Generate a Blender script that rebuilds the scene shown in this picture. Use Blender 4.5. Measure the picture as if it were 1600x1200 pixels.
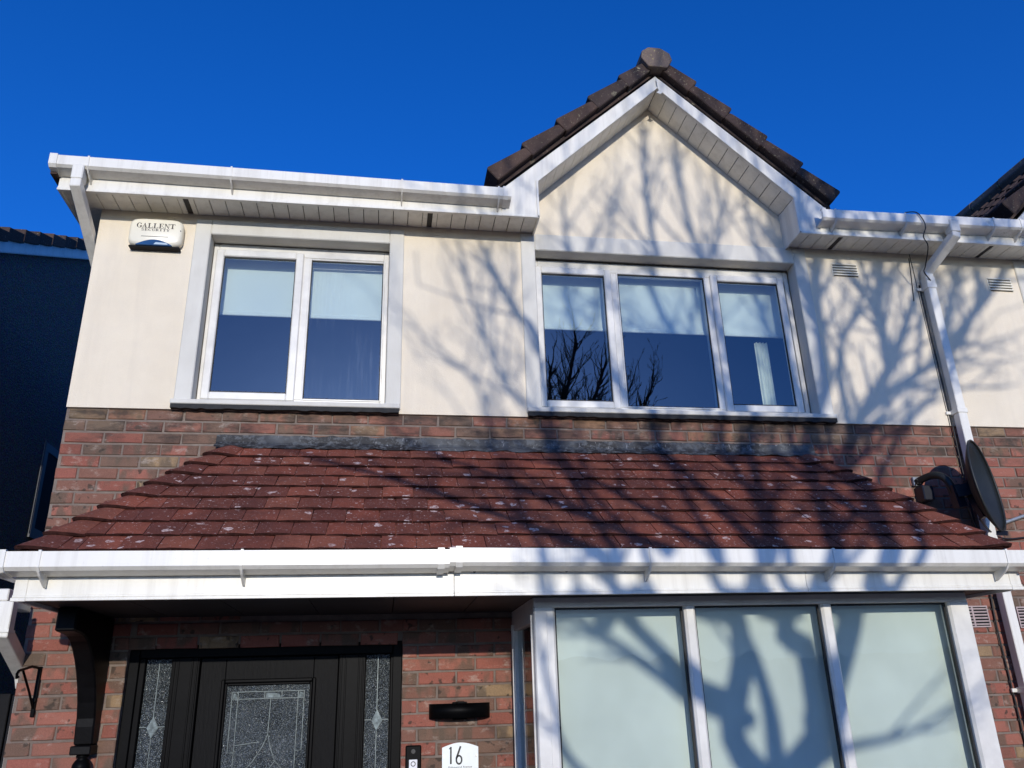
import bpy, bmesh, math, random
from mathutils import Matrix, Vector, Euler
R = math.radians
rnd = random.Random(7)
scene = bpy.context.scene
for o in list(bpy.data.objects): bpy.data.objects.remove(o)

# ------------------------------------------------------------------ camera
CAM = (-0.19885956, -4.99086083, 1.6); YAW, PIT, ROL = R(9.16299287), R(21.21122823), R(-1.76188645); FPX = 1261.18
fw = Vector((math.sin(YAW)*math.cos(PIT), math.cos(YAW)*math.cos(PIT), math.sin(PIT)))
rt = Vector((math.cos(YAW), -math.sin(YAW), 0)); up = rt.cross(fw)
rt2 = rt*math.cos(ROL)+up*math.sin(ROL); up2 = up*math.cos(ROL)-rt*math.sin(ROL)
cd = bpy.data.cameras.new('camera'); cam = bpy.data.objects.new('camera', cd); scene.collection.objects.link(cam)
cam.matrix_world = Matrix(((rt2.x, up2.x, -fw.x, CAM[0]), (rt2.y, up2.y, -fw.y, CAM[1]), (rt2.z, up2.z, -fw.z, CAM[2]), (0, 0, 0, 1)))
cd.sensor_width = 36; cd.lens = FPX/1600*36; cd.clip_start = 0.05; cd.clip_end = 2000
scene.camera = cam
# ------------------------------------------------------------------ sky, sun, exposure
SUN_EL = R(11.9)
w = bpy.data.worlds.new('World'); scene.world = w; w.use_nodes = True
nt = w.node_tree; bg = nt.nodes['Background']
sky = nt.nodes.new('ShaderNodeTexSky'); sky.sky_type = 'NISHITA'; sky.sun_disc = False
sky.sun_elevation = SUN_EL; sky.sun_rotation = math.pi; sky.altitude = 50; sky.air_density = 1.0; sky.dust_density = 0.9; sky.ozone_density = 4.0
hs = nt.nodes.new('ShaderNodeMixRGB'); hs.blend_type = 'MULTIPLY'; hs.inputs[0].default_value = 1.0; hs.inputs[2].default_value = (.76, 1.14, 2.12, 1)   # polarised-blue winter sky
nt.links.new(sky.outputs[0], hs.inputs[1]); sa_ = nt.nodes.new('ShaderNodeHueSaturation'); sa_.inputs['Saturation'].default_value = 1.07; nt.links.new(hs.outputs[0], sa_.inputs['Color']); nt.links.new(sa_.outputs[0], bg.inputs[0]); bg.inputs[1].default_value = 0.105
sd = bpy.data.lights.new('sun', 'SUN'); sd.energy = 3.15; sd.angle = R(0.42); sd.color = (1, 0.945, 0.87)
so = bpy.data.objects.new('sun', sd); scene.collection.objects.link(so); so.rotation_euler = (math.pi/2-SUN_EL, 0, 0); so.location = (0, -20, 12)
vs = scene.view_settings; vs.view_transform = 'Standard'; vs.look = 'None'; vs.exposure = 0.0; vs.gamma = 1.0; vs.use_curve_mapping = False
scene.render.engine = 'CYCLES'

# ------------------------------------------------------------------ helpers
def ray(u, v): return fw + rt2*((u-800)/FPX) - up2*((v-600)/FPX)
def onY(u, v, Y):
    d = ray(u, v); t = (Y-CAM[1])/d.y; return Vector(CAM)+d*t
def proj(p):
    d = Vector(p)-Vector(CAM); z = d.dot(fw)
    return (800+FPX*d.dot(rt2)/z, 600-FPX*d.dot(up2)/z)
W = {}
COL = scene.collection
def add(name, me, m=None, parent=None, loc=(0, 0, 0), rot=None, smooth=False):
    o = bpy.data.objects.new(name, me); COL.objects.link(o)
    M = Matrix.Translation(loc)
    if rot is not None: M = M @ (rot.to_4x4() if isinstance(rot, Matrix) else Euler(rot).to_matrix().to_4x4())
    if parent is not None:
        o.parent = parent; o.matrix_parent_inverse = W[parent].inverted()
    o.matrix_basis = M; W[o] = M
    if m is not None and me is not None and not me.materials: me.materials.append(m)
    if smooth and me is not None:
        for p in me.polygons: p.use_smooth = True
    return o
def tag(o, label=None, cat=None, group=None, kind=None):
    if label: o['label'] = label
    if cat: o['category'] = cat
    if group: o['group'] = group
    if kind: o['kind'] = kind
    return o
def thing(name, label, cat, loc=(0, 0, 0), group=None):
    return tag(add(name, None, None, None, loc), label, cat, group)
class MB:
    def __init__(s): s.v = []; s.f = []
    def box(s, x0, x1, y0, y1, z0, z1):
        b = len(s.v)
        s.v += [(x, y, z) for z in (z0, z1) for y in (y0, y1) for x in (x0, x1)]
        s.f += [tuple(b+i for i in q) for q in ((0, 2, 3, 1), (4, 5, 7, 6), (0, 1, 5, 4), (2, 6, 7, 3), (0, 4, 6, 2), (1, 3, 7, 5))]
        return s
    def prism(s, pts, a, b, axis='y'):
        # pts 2D; axis y: (x,z); axis x: (y,z); axis z: (x,y)
        n = len(pts); k = len(s.v)
        def mk(p, t): return (p[0], t, p[1]) if axis == 'y' else ((t, p[0], p[1]) if axis == 'x' else (p[0], p[1], t))
        s.v += [mk(p, a) for p in pts]+[mk(p, b) for p in pts]
        s.f.append(tuple(range(k, k+n))); s.f.append(tuple(range(k+2*n-1, k+n-1, -1)))
        for i in range(n):
            j = (i+1) % n; s.f.append((k+j, k+i, k+n+i, k+n+j))
        return s
    def tube(s, pts, rad, n=8, cap=True, sq=False):
        pts = [Vector(p) for p in pts]; m = len(pts)
        if not hasattr(rad, '__len__'): rad = [rad]*m
        k = len(s.v); ref = None
        for i, p in enumerate(pts):
            d = (pts[min(i+1, m-1)]-pts[max(i-1, 0)]).normalized()
            if ref is None: ref = Vector((0, 0, 1)) if abs(d.z) < .9 else Vector((1, 0, 0))
            a = (ref-d*ref.dot(d)).normalized(); b = d.cross(a); ref = a
            for q in range(n):
                t = 2*math.pi*(q+(.5 if sq else 0))/n; s.v.append(tuple(p+(a*math.cos(t)+b*math.sin(t))*rad[i]))
        for i in range(m-1):
            for q in range(n):
                r = (q+1) % n; s.f.append((k+i*n+q, k+i*n+r, k+(i+1)*n+r, k+(i+1)*n+q))
        if cap:
            s.f.append(tuple(k+q for q in range(n-1, -1, -1))); s.f.append(tuple(k+(m-1)*n+q for q in range(n)))
        return s
    def sweep(s, prof, path):
        # rectangular-ish closed profile swept along explicit frames: path = [(origin, xaxis, yaxis)]
        n = len(prof); k = len(s.v)
        for o, a, b in path:
            for p in prof: s.v.append(tuple(Vector(o)+Vector(a)*p[0]+Vector(b)*p[1]))
        for i in range(len(path)-1):
            for q in range(n):
                r = (q+1) % n; s.f.append((k+i*n+q, k+i*n+r, k+(i+1)*n+r, k+(i+1)*n+q))
        s.f.append(tuple(k+q for q in range(n-1, -1, -1))); s.f.append(tuple(k+(len(path)-1)*n+q for q in range(n)))
        return s
    def mesh(s, name='m', bevel=0, seg=1):
        me = bpy.data.meshes.new(name); me.from_pydata(s.v, [], s.f)
        bm = bmesh.new(); bm.from_mesh(me)
        bmesh.ops.recalc_face_normals(bm, faces=bm.faces)
        if bevel:
            es = [e for e in bm.edges if len(e.link_faces) == 2 and e.calc_face_angle(0) > .5]
            bmesh.ops.bevel(bm, geom=es, offset=bevel, segments=seg, profile=.7, affect='EDGES', clamp_overlap=True)
        bm.to_mesh(me); bm.free()
        return me
    def build(s, name, m, parent=None, bevel=0, seg=1, smooth=False): return add(name, s.mesh(name, bevel, seg), m, parent, smooth=smooth)
def B(name, m, parent, x0, x1, y0, y1, z0, z1, bevel=0): return MB().box(x0, x1, y0, y1, z0, z1).build(name, m, parent, bevel)

# ------------------------------------------------------------------ materials
class N:
    def __init__(s, name):
        s.m = bpy.data.materials.new(name); s.m.use_nodes = True; s.t = s.m.node_tree; s.p = s.t.nodes['Principled BSDF']; s.o = s.t.nodes['Material Output']
    def n(s, t, **kw):
        x = s.t.nodes.new('ShaderNode'+t)
        for k, v in kw.items(): setattr(x, k, v)
        return x
    def l(s, a, b): s.t.links.new(a, b)
    def pos(s): return s.n('NewGeometry').outputs['Position']
    def obj(s): return s.n('TexCoord').outputs['Object']
    def noise(s, vec, scale, detail=3, rough=.6, out=0):
        x = s.n('TexNoise'); x.inputs['Scale'].default_value = scale; x.inputs['Detail'].default_value = detail; x.inputs['Roughness'].default_value = rough
        if vec is not None: s.l(vec, x.inputs['Vector'])
        return x.outputs[out]
    def map(s, vec, scale=(1, 1, 1), loc=(0, 0, 0)):
        x = s.n('Mapping'); x.inputs['Scale'].default_value = scale; x.inputs['Location'].default_value = loc; s.l(vec, x.inputs['Vector']); return x.outputs[0]
    def ramp(s, fac, stops, interp='LINEAR'):
        x = s.n('ValToRGB'); e = x.color_ramp.elements; x.color_ramp.interpolation = interp
        while len(e) < len(stops): e.new(.5)
        for i, (p, c) in enumerate(stops):
            e[i].position = p; e[i].color = (c if hasattr(c, '__len__') else (c, c, c))[:3]+(1,) if hasattr(c, '__len__') else (c, c, c, 1)
        s.l(fac, x.inputs[0]); return x.outputs[0]
    def mix(s, fac, a, b, mode='MIX'):
        x = s.n('MixRGB', blend_type=mode)
        for i, v in ((0, fac), (1, a), (2, b)):
            if hasattr(v, 'links') or hasattr(v, 'is_linked'): s.l(v, x.inputs[i])
            elif i == 0: x.inputs[0].default_value = v
            else: x.inputs[i].default_value = tuple(v)+(1,)
        return x.outputs[0]
    def math(s, op, a, b=0.0, clamp=False):
        x = s.n('Math', operation=op, use_clamp=clamp)
        for i, v in ((0, a), (1, b)):
            if hasattr(v, 'is_linked'): s.l(v, x.inputs[i])
            else: x.inputs[i].default_value = v
        return x.outputs[0]
    def color(s, c):
        if hasattr(c, 'is_linked'): s.l(c, s.p.inputs['Base Color'])
        else: s.p.inputs['Base Color'].default_value = tuple(c)+(1,)
        return s
    def rough(s, r, spec=.5):
        if hasattr(r, 'is_linked'): s.l(r, s.p.inputs['Roughness'])
        else: s.p.inputs['Roughness'].default_value = r
        s.p.inputs['Specular IOR Level'].default_value = spec; return s
    def bump(s, h, strength=.3, dist=.01):
        b = s.n('Bump'); b.inputs['Strength'].default_value = strength; b.inputs['Distance'].default_value = dist; s.l(h, b.inputs['Height']); s.l(b.outputs[0], s.p.inputs['Normal']); return s
def simple(name, c, r=.5, var=.1, scale=6, bump=0, bscale=80, spec=.4, metal=0):
    m = N(name); p = m.pos(); n = m.noise(p, scale, 4)
    lo = tuple(x*(1-var) for x in c); hi = tuple(min(1, x*(1+var*.6)) for x in c)
    m.color(m.ramp(n, [(.3, lo), (.7, hi)])).rough(r, spec)
    m.p.inputs['Metallic'].default_value = metal
    if bump: m.bump(m.noise(p, bscale, 4), bump, .004)
    return m.m

# white uPVC with rain streaks and dirt in the lower corners
m = N('white_upvc'); p = m.pos()
st = m.noise(m.map(p, (14, 14, .9)), 1.0, 5, .7); bl = m.noise(p, 2.2, 4)
c = m.mix(m.ramp(st, [(.46, 0), (.80, .55)]), (.78, .75, .665), (.42, .385, .31))
c = m.mix(m.ramp(bl, [(.45, 0), (.75, .25)]), c, (.64, .615, .56)); c = m.mix(m.ramp(m.noise(p, 55, 4, .8), [(.62, 0), (.74, .35)]), c, (.30, .28, .24)); m.color(c).rough(.34, .45); M_WHITE = m.m
m = N('weathered_upvc'); p = m.pos()
sp = m.noise(p, 38, 5, .75); bl = m.noise(p, 3.1, 3)
c = m.mix(m.math('MULTIPLY', m.ramp(sp, [(.48, 0), (.62, 1)]), m.ramp(bl, [(.5, 0), (.66, .8)])), (.78, .755, .69), (.36, .35, .22)); m.color(c).rough(.42); M_WEATHER = m.m
M_WINDOW = simple('window_upvc', (.70, .675, .61), .28, .14, 7)
m = N('cream_render'); p = m.pos()
bl = m.noise(p, 1.6, 4, .6); fine = m.noise(p, 9, 5, .6); stn = m.noise(m.map(p, (7, 7, .6)), 1, 4, .6)
c = m.ramp(bl, [(.3, (.735, .64, .485)), (.7, (.80, .71, .555))]); c = m.mix(m.ramp(stn, [(.50, 0), (.8, .42)]), c, (.56, .49, .39)); c = m.mix(m.ramp(fine, [(.35, .12), (.6, 0)]), c, (.6, .53, .44))
m.color(c).rough(.9, .15); c = m.mix(m.ramp(m.noise(p, 240, 3, .8), [(.3, .22), (.55, 0)]), c, (.50, .44, .35)); m.color(c); m.bump(m.noise(p, 130, 4, .75), .5, .005); M_RENDER = m.m
m = N('white_plaster'); p = m.pos(); bl = m.noise(p, 2.5, 4, .6); fine = m.noise(m.map(p, (10, 10, 2)), 1, 5)
c = m.mix(m.ramp(fine, [(.5, 0), (.8, .4)]), m.ramp(bl, [(.3, (.585, .56, .49)), (.7, (.67, .645, .57))]), (.46, .43, .37)); m.color(c).rough(.85, .2); m.bump(m.noise(p, 120, 4, .7), .3, .004); M_PLASTER = m.m
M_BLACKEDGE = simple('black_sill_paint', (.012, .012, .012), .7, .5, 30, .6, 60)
m = N('mortar'); p = m.pos(); a = m.noise(p, 12, 5, .7); b = m.noise(p, 1.7, 3)
c = m.mix(m.ramp(b, [(.4, 0), (.7, .7)]), m.ramp(a, [(.25, (.145, .115, .095)), (.75, (.29, .235, .19))]), (.16, .12, .10)); m.color(c).rough(.95, .1); m.bump(m.noise(p, 110, 5, .8), .8, .006); M_MORTAR = m.m
# brick: per-brick tone, kiln-flashed grey bands, sandy grain, lime bloom near the sills
m = N('brick'); p = m.pos(); oi = m.n('ObjectInfo').outputs['Random']; at = m.n('Attribute', attribute_name='rnd').outputs['Fac']
r1 = m.math('FRACT', m.math('ADD', oi, at)); r2 = m.math('FRACT', m.math('MULTIPLY', r1, 17.31)); r3 = m.math('FRACT', m.math('MULTIPLY', r1, 71.7))
c = m.ramp(r1, [(0, (.27, .086, .064)), (.20, (.33, .118, .088)), (.38, (.225, .105, .080)), (.54, (.31, .098, .074)), (.70, (.19, .115, .088)), (.80, (.28, .112, .084)), (.95, (.30, .205, .12))], 'CONSTANT')
cmb = m.n('CombineXYZ'); m.l(m.math('MULTIPLY', r2, 40.), cmb.inputs[0]); m.l(m.math('MULTIPLY', r3, 40.), cmb.inputs[1])
va = m.n('VectorMath', operation='ADD'); m.l(p, va.inputs[0]); m.l(cmb.outputs[0], va.inputs[1]); pv = va.outputs[0]
fl = m.noise(m.map(pv, (11, 11, 5)), 1, 2, .5)
c = m.mix(m.math('MULTIPLY', m.ramp(fl, [(.47, 0), (.57, 1)]), m.ramp(r2, [(.2, .0), (.45, .78)])), c, (.125, .098, .078))
kn = m.noise(m.map(pv, (1, 1, 1)), 26, 2, .4); c = m.mix(m.math('MULTIPLY', m.ramp(kn, [(.62, 0), (.68, .8)]), m.ramp(r3, [(.55, 0), (.6, 1)])), c, (.055, .045, .04))
gr = m.noise(p, 190, 3, .7); c = m.mix(.8, c, m.ramp(gr, [(.25, .68), (.75, 1.28)]), 'MULTIPLY')
sx = m.n('SeparateXYZ'); m.l(p, sx.inputs[0]); hi = m.ramp(m.math('SUBTRACT', sx.outputs[2], 3.0), [(.12, 0), (.22, .72)])
c = m.mix(hi, c, m.mix(.5, c, m.ramp(r3, [(0, (.20, .135, .10)), (.45, (.23, .165, .115)), (.6, (.15, .115, .095)), (.8, (.36, .25, .13))], 'CONSTANT')))
ef = m.noise(m.map(p, (5, 5, 9)), 1.4, 6, .75); c = m.mix(m.math('MULTIPLY', m.ramp(ef, [(.56, 0), (.70, .65)]), m.ramp(sx.outputs[2], [(0, .1), (.3, .3), (1, 1)])), c, (.50, .44, .40))
hsb = m.n('HueSaturation'); hsb.inputs['Saturation'].default_value = .90; m.l(c, hsb.inputs['Color']); c = m.mix(1.0, hsb.outputs[0], (.97, .91, .80), 'MULTIPLY')
soot = m.noise(m.map(p, (3.5, 3.5, 11)), 1, 5, .7); c = m.mix(m.math('MULTIPLY', m.ramp(soot, [(.44, 0), (.62, .8)]), m.ramp(m.math('SUBTRACT', sx.outputs[2], 2.95), [(.05, .15), (.2, 1)])), c, (.045, .038, .033))
sm_ = m.noise(m.map(p, (9, 9, 22)), 1, 5, .75); c = m.mix(m.ramp(sm_, [(.60, 0), (.74, .5)]), c, (.25, .205, .165))
m.color(c).rough(.93, .12); m.bump(m.noise(p, 140, 5, .8), .55, .005); M_BRICK = m.m
# red clay plain tile with grime and lichen
def tilemat(name, cols, lichen, lic_col, grime):
    m = N(name); p = m.pos(); oi = m.n('ObjectInfo').outputs['Random']; at = m.n('Attribute', attribute_name='rnd').outputs['Fac']
    r1 = m.math('FRACT', m.math('ADD', oi, at)); k = len(cols)
    c = m.ramp(r1, [(i/k, cc) for i, cc in enumerate(cols)], 'CONSTANT')
    a = m.noise(p, 3.0, 5, .65); c = m.mix(m.ramp(a, [(.42, 0), (.68, .72)]), c, grime)
    g = m.noise(p, 150, 4, .75); c = m.mix(.85, c, m.ramp(g, [(.25, .55), (.75, 1.35)]), 'MULTIPLY')
    v = m.n('TexVoronoi'); v.inputs['Scale'].default_value = 14.0; v.inputs['Randomness'].default_value = 1
    wp = m.n('VectorMath', operation='ADD'); nv = m.n('TexNoise'); nv.inputs['Scale'].default_value = 30; m.l(p, nv.inputs['Vector'])
    sc = m.n('VectorMath', operation='SCALE'); sc.inputs['Scale'].default_value = .045; m.l(nv.outputs['Color'], sc.inputs[0]); m.l(p, wp.inputs[0]); m.l(sc.outputs[0], wp.inputs[1]); m.l(wp.outputs[0], v.inputs['Vector'])
    cs = m.n('SeparateColor'); m.l(v.outputs['Color'], cs.inputs[0])
    rad = m.math('MULTIPLY', m.ramp(cs.outputs[0], [(1-lichen, 0), (1.0, 1)]), .33)
    patch = m.ramp(m.noise(p, 1.4, 3), [(.34, .3), (.52, 1)])
    inside = m.math('MULTIPLY', m.math('LESS_THAN', v.outputs['Distance'], rad), patch)
    holes = m.ramp(m.noise(p, 75, 4, .7), [(.40, .15), (.55, 1)])
    c = m.mix(m.math('MULTIPLY', inside, holes), c, lic_col)
    s2 = m.noise(p, 62, 4, .7); c = m.mix(m.math('MULTIPLY', m.ramp(s2, [(.615, 0), (.665, .85)]), patch), c, lic_col)
    m.color(c).rough(.88, .2); m.bump(m.noise(p, 95, 5, .75), .5, .005); return m.m
M_TILE = tilemat('red_clay_tile', [(.205, .056, .033), (.245, .070, .041), (.170, .050, .031), (.228, .072, .042), (.140, .042, .028)], .5, (.56, .42, .37), (.070, .026, .021))
M_BUTT = simple('dark_tile_edge', (.038, .014, .011), .95, .6, 40, .5, 90, .1)  # near-black colour for the lower edge faces of the tiles
M_DARKTILE = tilemat('brown_concrete_tile', [(.075, .050, .042), (.090, .058, .046), (.062, .045, .040)], .10, (.30, .27, .18), (.03, .024, .022))
M_RIDGE = tilemat('ridge_concrete', [(.165, .13, .108), (.185, .14, .115)], .75, (.40, .34, .15), (.08, .065, .058))
# lead flashing
m = N('lead_flashing'); p = m.pos(); a = m.noise(m.map(p, (26, 26, 34)), 1, 6, .75); b = m.noise(p, 2.4, 3)
c = m.mix(m.math('MULTIPLY', m.ramp(a, [(.42, 0), (.52, 1)]), m.ramp(b, [(.32, .15), (.5, 1)])), (.085, .09, .092), (.018, .017, .016))
a2 = m.noise(m.map(p, (42, 42, 14)), 1, 4, .7); c = m.mix(m.ramp(a2, [(.62, 0), (.68, .6)]), c, (.36, .35, .34)); m.color(c).rough(.6, .4); m.bump(a, .6, .006); M_LEAD = m.m
# dark paint
M_BLACK = simple('black_gloss_paint', (.0024, .0024, .0027), .45, .4, 9, .06, 40, .06)
M_BLACKWOOD = simple('black_stained_timber', (.0035, .0032, .0035), .5, .4, 14, .2, 60, .12)
M_SOFFITDARK = simple('dark_brown_soffit', (.022, .018, .017), .6, .3, 8)
m = N('grained_black_door'); p = m.pos(); a = m.noise(m.map(p, (60, 60, 9)), 1, 5, .7); m.color((.0040, .0040, .0044)).rough(.48, .06); m.bump(a, .5, .004); M_DOOR = m.m
m = N('stippled_door_glass'); p = m.pos(); v = m.n('TexVoronoi'); v.inputs['Scale'].default_value = 120; m.l(p, v.inputs['Vector'])
gl_ = m.noise(p, 260, 2, .8); m.color(m.mix(m.ramp(gl_, [(.55, 0), (.68, 1)]), m.ramp(m.noise(p, 5, 4), [(.3, (.012, .016, .019)), (.75, (.055, .065, .07))]), (.42, .46, .46))).rough(.10, .9); m.bump(v.outputs['Distance'], .9, .01); M_DOORGLASS = m.m  # pale speckle mixed into the colour imitates sun sparkle on the glass
M_CAME = simple('lead_came', (.13, .155, .155), .4, .4, 30, metal=.3)
M_BEVELGLASS = simple('bevelled_glass', (.22, .26, .26), .08, .6, 40, spec=.8)
def glassmat(name, tint, ior, streaks=False):
    m = N(name); m.t.nodes.remove(m.p)
    tr = m.n('BsdfTransparent'); tr.inputs[0].default_value = tint+(1,); gl = m.n('BsdfGlossy'); gl.inputs['Roughness'].default_value = .0; wv_ = m.n('Bump'); wv_.inputs['Strength'].default_value = .06; wv_.inputs['Distance'].default_value = .02; m.l(m.noise(m.pos(), 2.6, 2, .4), wv_.inputs['Height']); m.l(wv_.outputs[0], gl.inputs['Normal'])
    fr = m.n('Fresnel'); fr.inputs[0].default_value = ior; mx = m.n('MixShader'); bf = m.n('NewGeometry').outputs['Backfacing']; m.l(m.math('MULTIPLY', fr.outputs[0], m.math('SUBTRACT', 1.0, bf)), mx.inputs[0]); m.l(tr.outputs[0], mx.inputs[1]); m.l(gl.outputs[0], mx.inputs[2])
    if streaks:   # water marks left on the pane
        p = m.pos(); a = m.noise(m.map(p, (70, 70, 3)), 1, 3, .6); b = m.noise(m.map(p, (3, 3, 2)), 1, 2)
        df = m.n('BsdfDiffuse'); df.inputs[0].default_value = (.6, .66, .75, 1); m2 = m.n('MixShader')
        m.l(m.math('MULTIPLY', m.ramp(a, [(.48, .0), (.72, .06)]), m.ramp(b, [(.4, .05), (.62, .9)])), m2.inputs[0]); m.l(mx.outputs[0], m2.inputs[1]); m.l(df.outputs[0], m2.inputs[2]); mx = m2
    m.l(mx.outputs[0], m.o.inputs[0]); return m.m
M_GLASS = glassmat('double_glazing', (.87, .915, .905), 2.35); M_GLASSWET = glassmat('streaked_double_glazing', (.87, .915, .905), 2.35, True)
M_BAYGLASS = glassmat('bay_glazing', (.962, .982, .97), 1.42)
M_BLIND = simple('roller_blind_fabric', (.85, .85, .79), .9, .04, 3); M_FILM = simple('frosted_screen', (.54, .58, .53), .85, .16, 1.3)
M_CURTAIN = simple('curtain_fabric', (.72, .72, .62), .9, .1, 12)
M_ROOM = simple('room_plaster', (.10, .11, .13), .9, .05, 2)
M_FRAMEGREY = simple('grey_frame', (.12, .12, .12), .6)
M_VENTGREY = simple('soffit_vent_grey', (.05, .046, .042), .8)
M_GASKET = simple('rubber_gasket', (.012, .012, .012), .6)
m = N('pebble_dash'); p = m.pos(); v = m.n('TexVoronoi'); v.inputs['Scale'].default_value = 70; m.l(p, v.inputs['Vector'])
m.color(m.mix(.5, m.ramp(m.noise(p, 60, 4, .7), [(.3, (.09, .09, .09)), (.7, (.26, .25, .24))]), v.outputs['Color'], 'MULTIPLY')).rough(.95, .1); m.bump(v.outputs['Distance'], 1, .012); M_PEBBLE = m.m
M_ALARM = simple('aged_cream_plastic', (.80, .75, .60), .35, .05, 8); M_LENS = simple('blue_strobe_lens', (.02, .07, .17), .12, .2, 20, spec=.8); M_LENSHI = simple('painted_lens_glint', (.45, .55, .62), .2)
M_PRINT = simple('dark_print', (.045, .035, .03), .6); M_PRINTBLK = simple('black_print', (.012, .012, .012), .5)
M_DISH = simple('dark_grey_dish', (.016, .018, .017), .5, .2, 12); M_GALV = simple('galvanised_steel', (.36, .38, .39), .42, .25, 40, metal=.5)
M_NAVY = simple('dish_bracket_paint', (.012, .014, .022), .45); M_CABLE = simple('black_cable', (.012, .012, .013), .5)
M_BOLT = simple('bolt_steel', (.45, .45, .44), .3, .2, 50, metal=.9); M_SIGN = simple('brushed_sign_plate', (.80, .84, .82), .35, .04, 30)
M_BUTTON = simple('bell_button_plastic', (.72, .72, .74), .35); M_VENTBR = simple('terracotta_vent', (.42, .33, .31), .8, .15, 20); M_VENTCR = simple('cream_vent_plastic', (.80, .76, .64), .5, .05, 8)
M_VOID = simple('vent_void', (.012, .011, .011), .9); M_GATE = simple('dark_gate_timber', (.006, .0055, .0055), .7, .4, 15, .3, 50, .2)
m = N('bark'); p = m.pos(); m.color(m.ramp(m.noise(m.map(p, (9, 9, 3)), 1, 5, .7), [(.3, (.045, .036, .028)), (.7, (.13, .11, .09))])).rough(.95, .1); m.bump(m.noise(m.map(p, (22, 22, 5)), 1, 5, .7), .8, .02); M_BARK = m.m
m = N('tarmac'); p = m.pos(); m.color(m.ramp(m.noise(p, 40, 5, .8), [(.3, (.035, .035, .037)), (.7, (.075, .074, .072))])).rough(.95, .2); m.bump(m.noise(p, 90, 4), .5, .01); M_TARMAC = m.m
m = N('grass'); p = m.pos(); m.color(m.ramp(m.noise(p, 6, 6, .8), [(.3, (.03, .055, .015)), (.7, (.08, .11, .035))])).rough(.95, .1); m.bump(m.noise(p, 60, 4), 1, .03); M_GRASS = m.m
M_KERB = simple('kerb_concrete', (.33, .32, .30), .9, .2, 9, .3); M_FOOTPATH = simple('footpath_concrete', (.36, .35, .33), .9, .15, 4, .3)
m = N('drive_paving'); p = m.pos(); b = m.n('TexBrick'); b.inputs['Scale'].default_value = 5; b.inputs['Color1'].default_value = (.30, .24, .18, 1); b.inputs['Color2'].default_value = (.37, .30, .235, 1); b.inputs['Mortar'].default_value = (.12, .11, .1, 1); b.inputs['Mortar Size'].default_value = .012
m.l(p, b.inputs['Vector']); m.color(b.outputs[0]).rough(.9, .2); M_DRIVE = m.m

# ------------------------------------------------------------------ ground
GZ = -0.28
def struct(name, mb, m): return tag(mb.build(name, m), kind='structure')
g = MB(); g.v = [(-400, -400, GZ-.12), (400, -400, GZ-.12), (400, 400, GZ-.12), (-400, 400, GZ-.12)]; g.f = [(0, 1, 2, 3)]
struct('ground', g, M_GRASS)
struct('driveway', MB().box(-6, 12, -7.6, 0.3, GZ-.3, GZ), M_DRIVE)
struct('footpath', MB().box(-60, 60, -9.3, -7.604, GZ-.3, GZ-.004), M_FOOTPATH)
struct('grass_verge', MB().box(-60, 60, -10.9, -9.304, GZ-.3, GZ+.01), M_GRASS)
struct('kerb', MB().box(-60, 60, -11.03, -10.904, GZ-.3, GZ+.004), M_KERB)
struct('road', MB().box(-60, 60, -17.5, -11.034, GZ-.3, GZ-.11), M_TARMAC)

hv = MB(); hr = random.Random(3); nx_, nz_ = 240, 8  # unseen hedge added behind the camera to block low sky and lessen fill
for i in range(nx_+1):
    for j in range(nz_+1):
        t = j/nz_*math.pi; x = -60+120*i/nx_; hv.v.append((x+hr.uniform(-.12, .12), -19.2+.75*math.cos(t)*(1 if j not in (0, nz_) else 1.05)+hr.uniform(-.13, .13), GZ-.1+2.9*math.sin(t)**.45+(hr.uniform(-.22, .16) if 0 < j < nz_ else 0)))
for i in range(nx_):
    for j in range(nz_): a_ = i*(nz_+1)+j; hv.f.append((a_, a_+1, a_+nz_+2, a_+nz_+1))
tag(hv.build('sky_blocking_hedge', M_GRASS), kind='stuff')
# ================================================================== HOUSE
XL, XP = -2.15, 3.78
house = thing('house', 'cream and red brick house with front gable, red tiled canopy and white bay window', 'house', (0.8, 0, GZ))
nextdoor = thing('attached_house', 'attached house to the right of the white downpipe, cream render over red brick', 'house', (5.5, 0, GZ))
ZR = 3.328
def rendered_wall(parent, x0, x1, op, gx):
    mb = MB(); Y0, Y1 = -.012, .25; ZT = 4.90; xs = x0
    for (a, b, z0, z1) in op:
        mb.box(xs, a, Y0, Y1, ZR, ZT); mb.box(a, b, Y0, Y1, ZR, z0); mb.box(a, b, Y0, Y1, z1, ZT); xs = b
    mb.box(xs, x1, Y0, Y1, ZR, ZT)
    mb.prism([(gx-1.01, ZT), (gx+1.01, ZT), (gx+1.01, 5.02), (gx, 5.985), (gx-1.01, 5.02)], Y0, Y1)
    return mb.build('rendered_wall', M_RENDER, parent)
GX = 1.765
rendered_wall(house, XL, XP-.004, [(-1.44, -.222, 3.35, 4.60), (.79, 2.80, 3.35, 4.61)], GX)
rendered_wall(nextdoor, XP+.004, 8.2, [(2*XP-2.80, 2*XP-.79, 3.35, 4.61)], 2*XP-GX)
B('movement_joint', M_GASKET, nextdoor, XP-.004, XP+.004, -.008, .2, ZR, 4.9)
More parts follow.
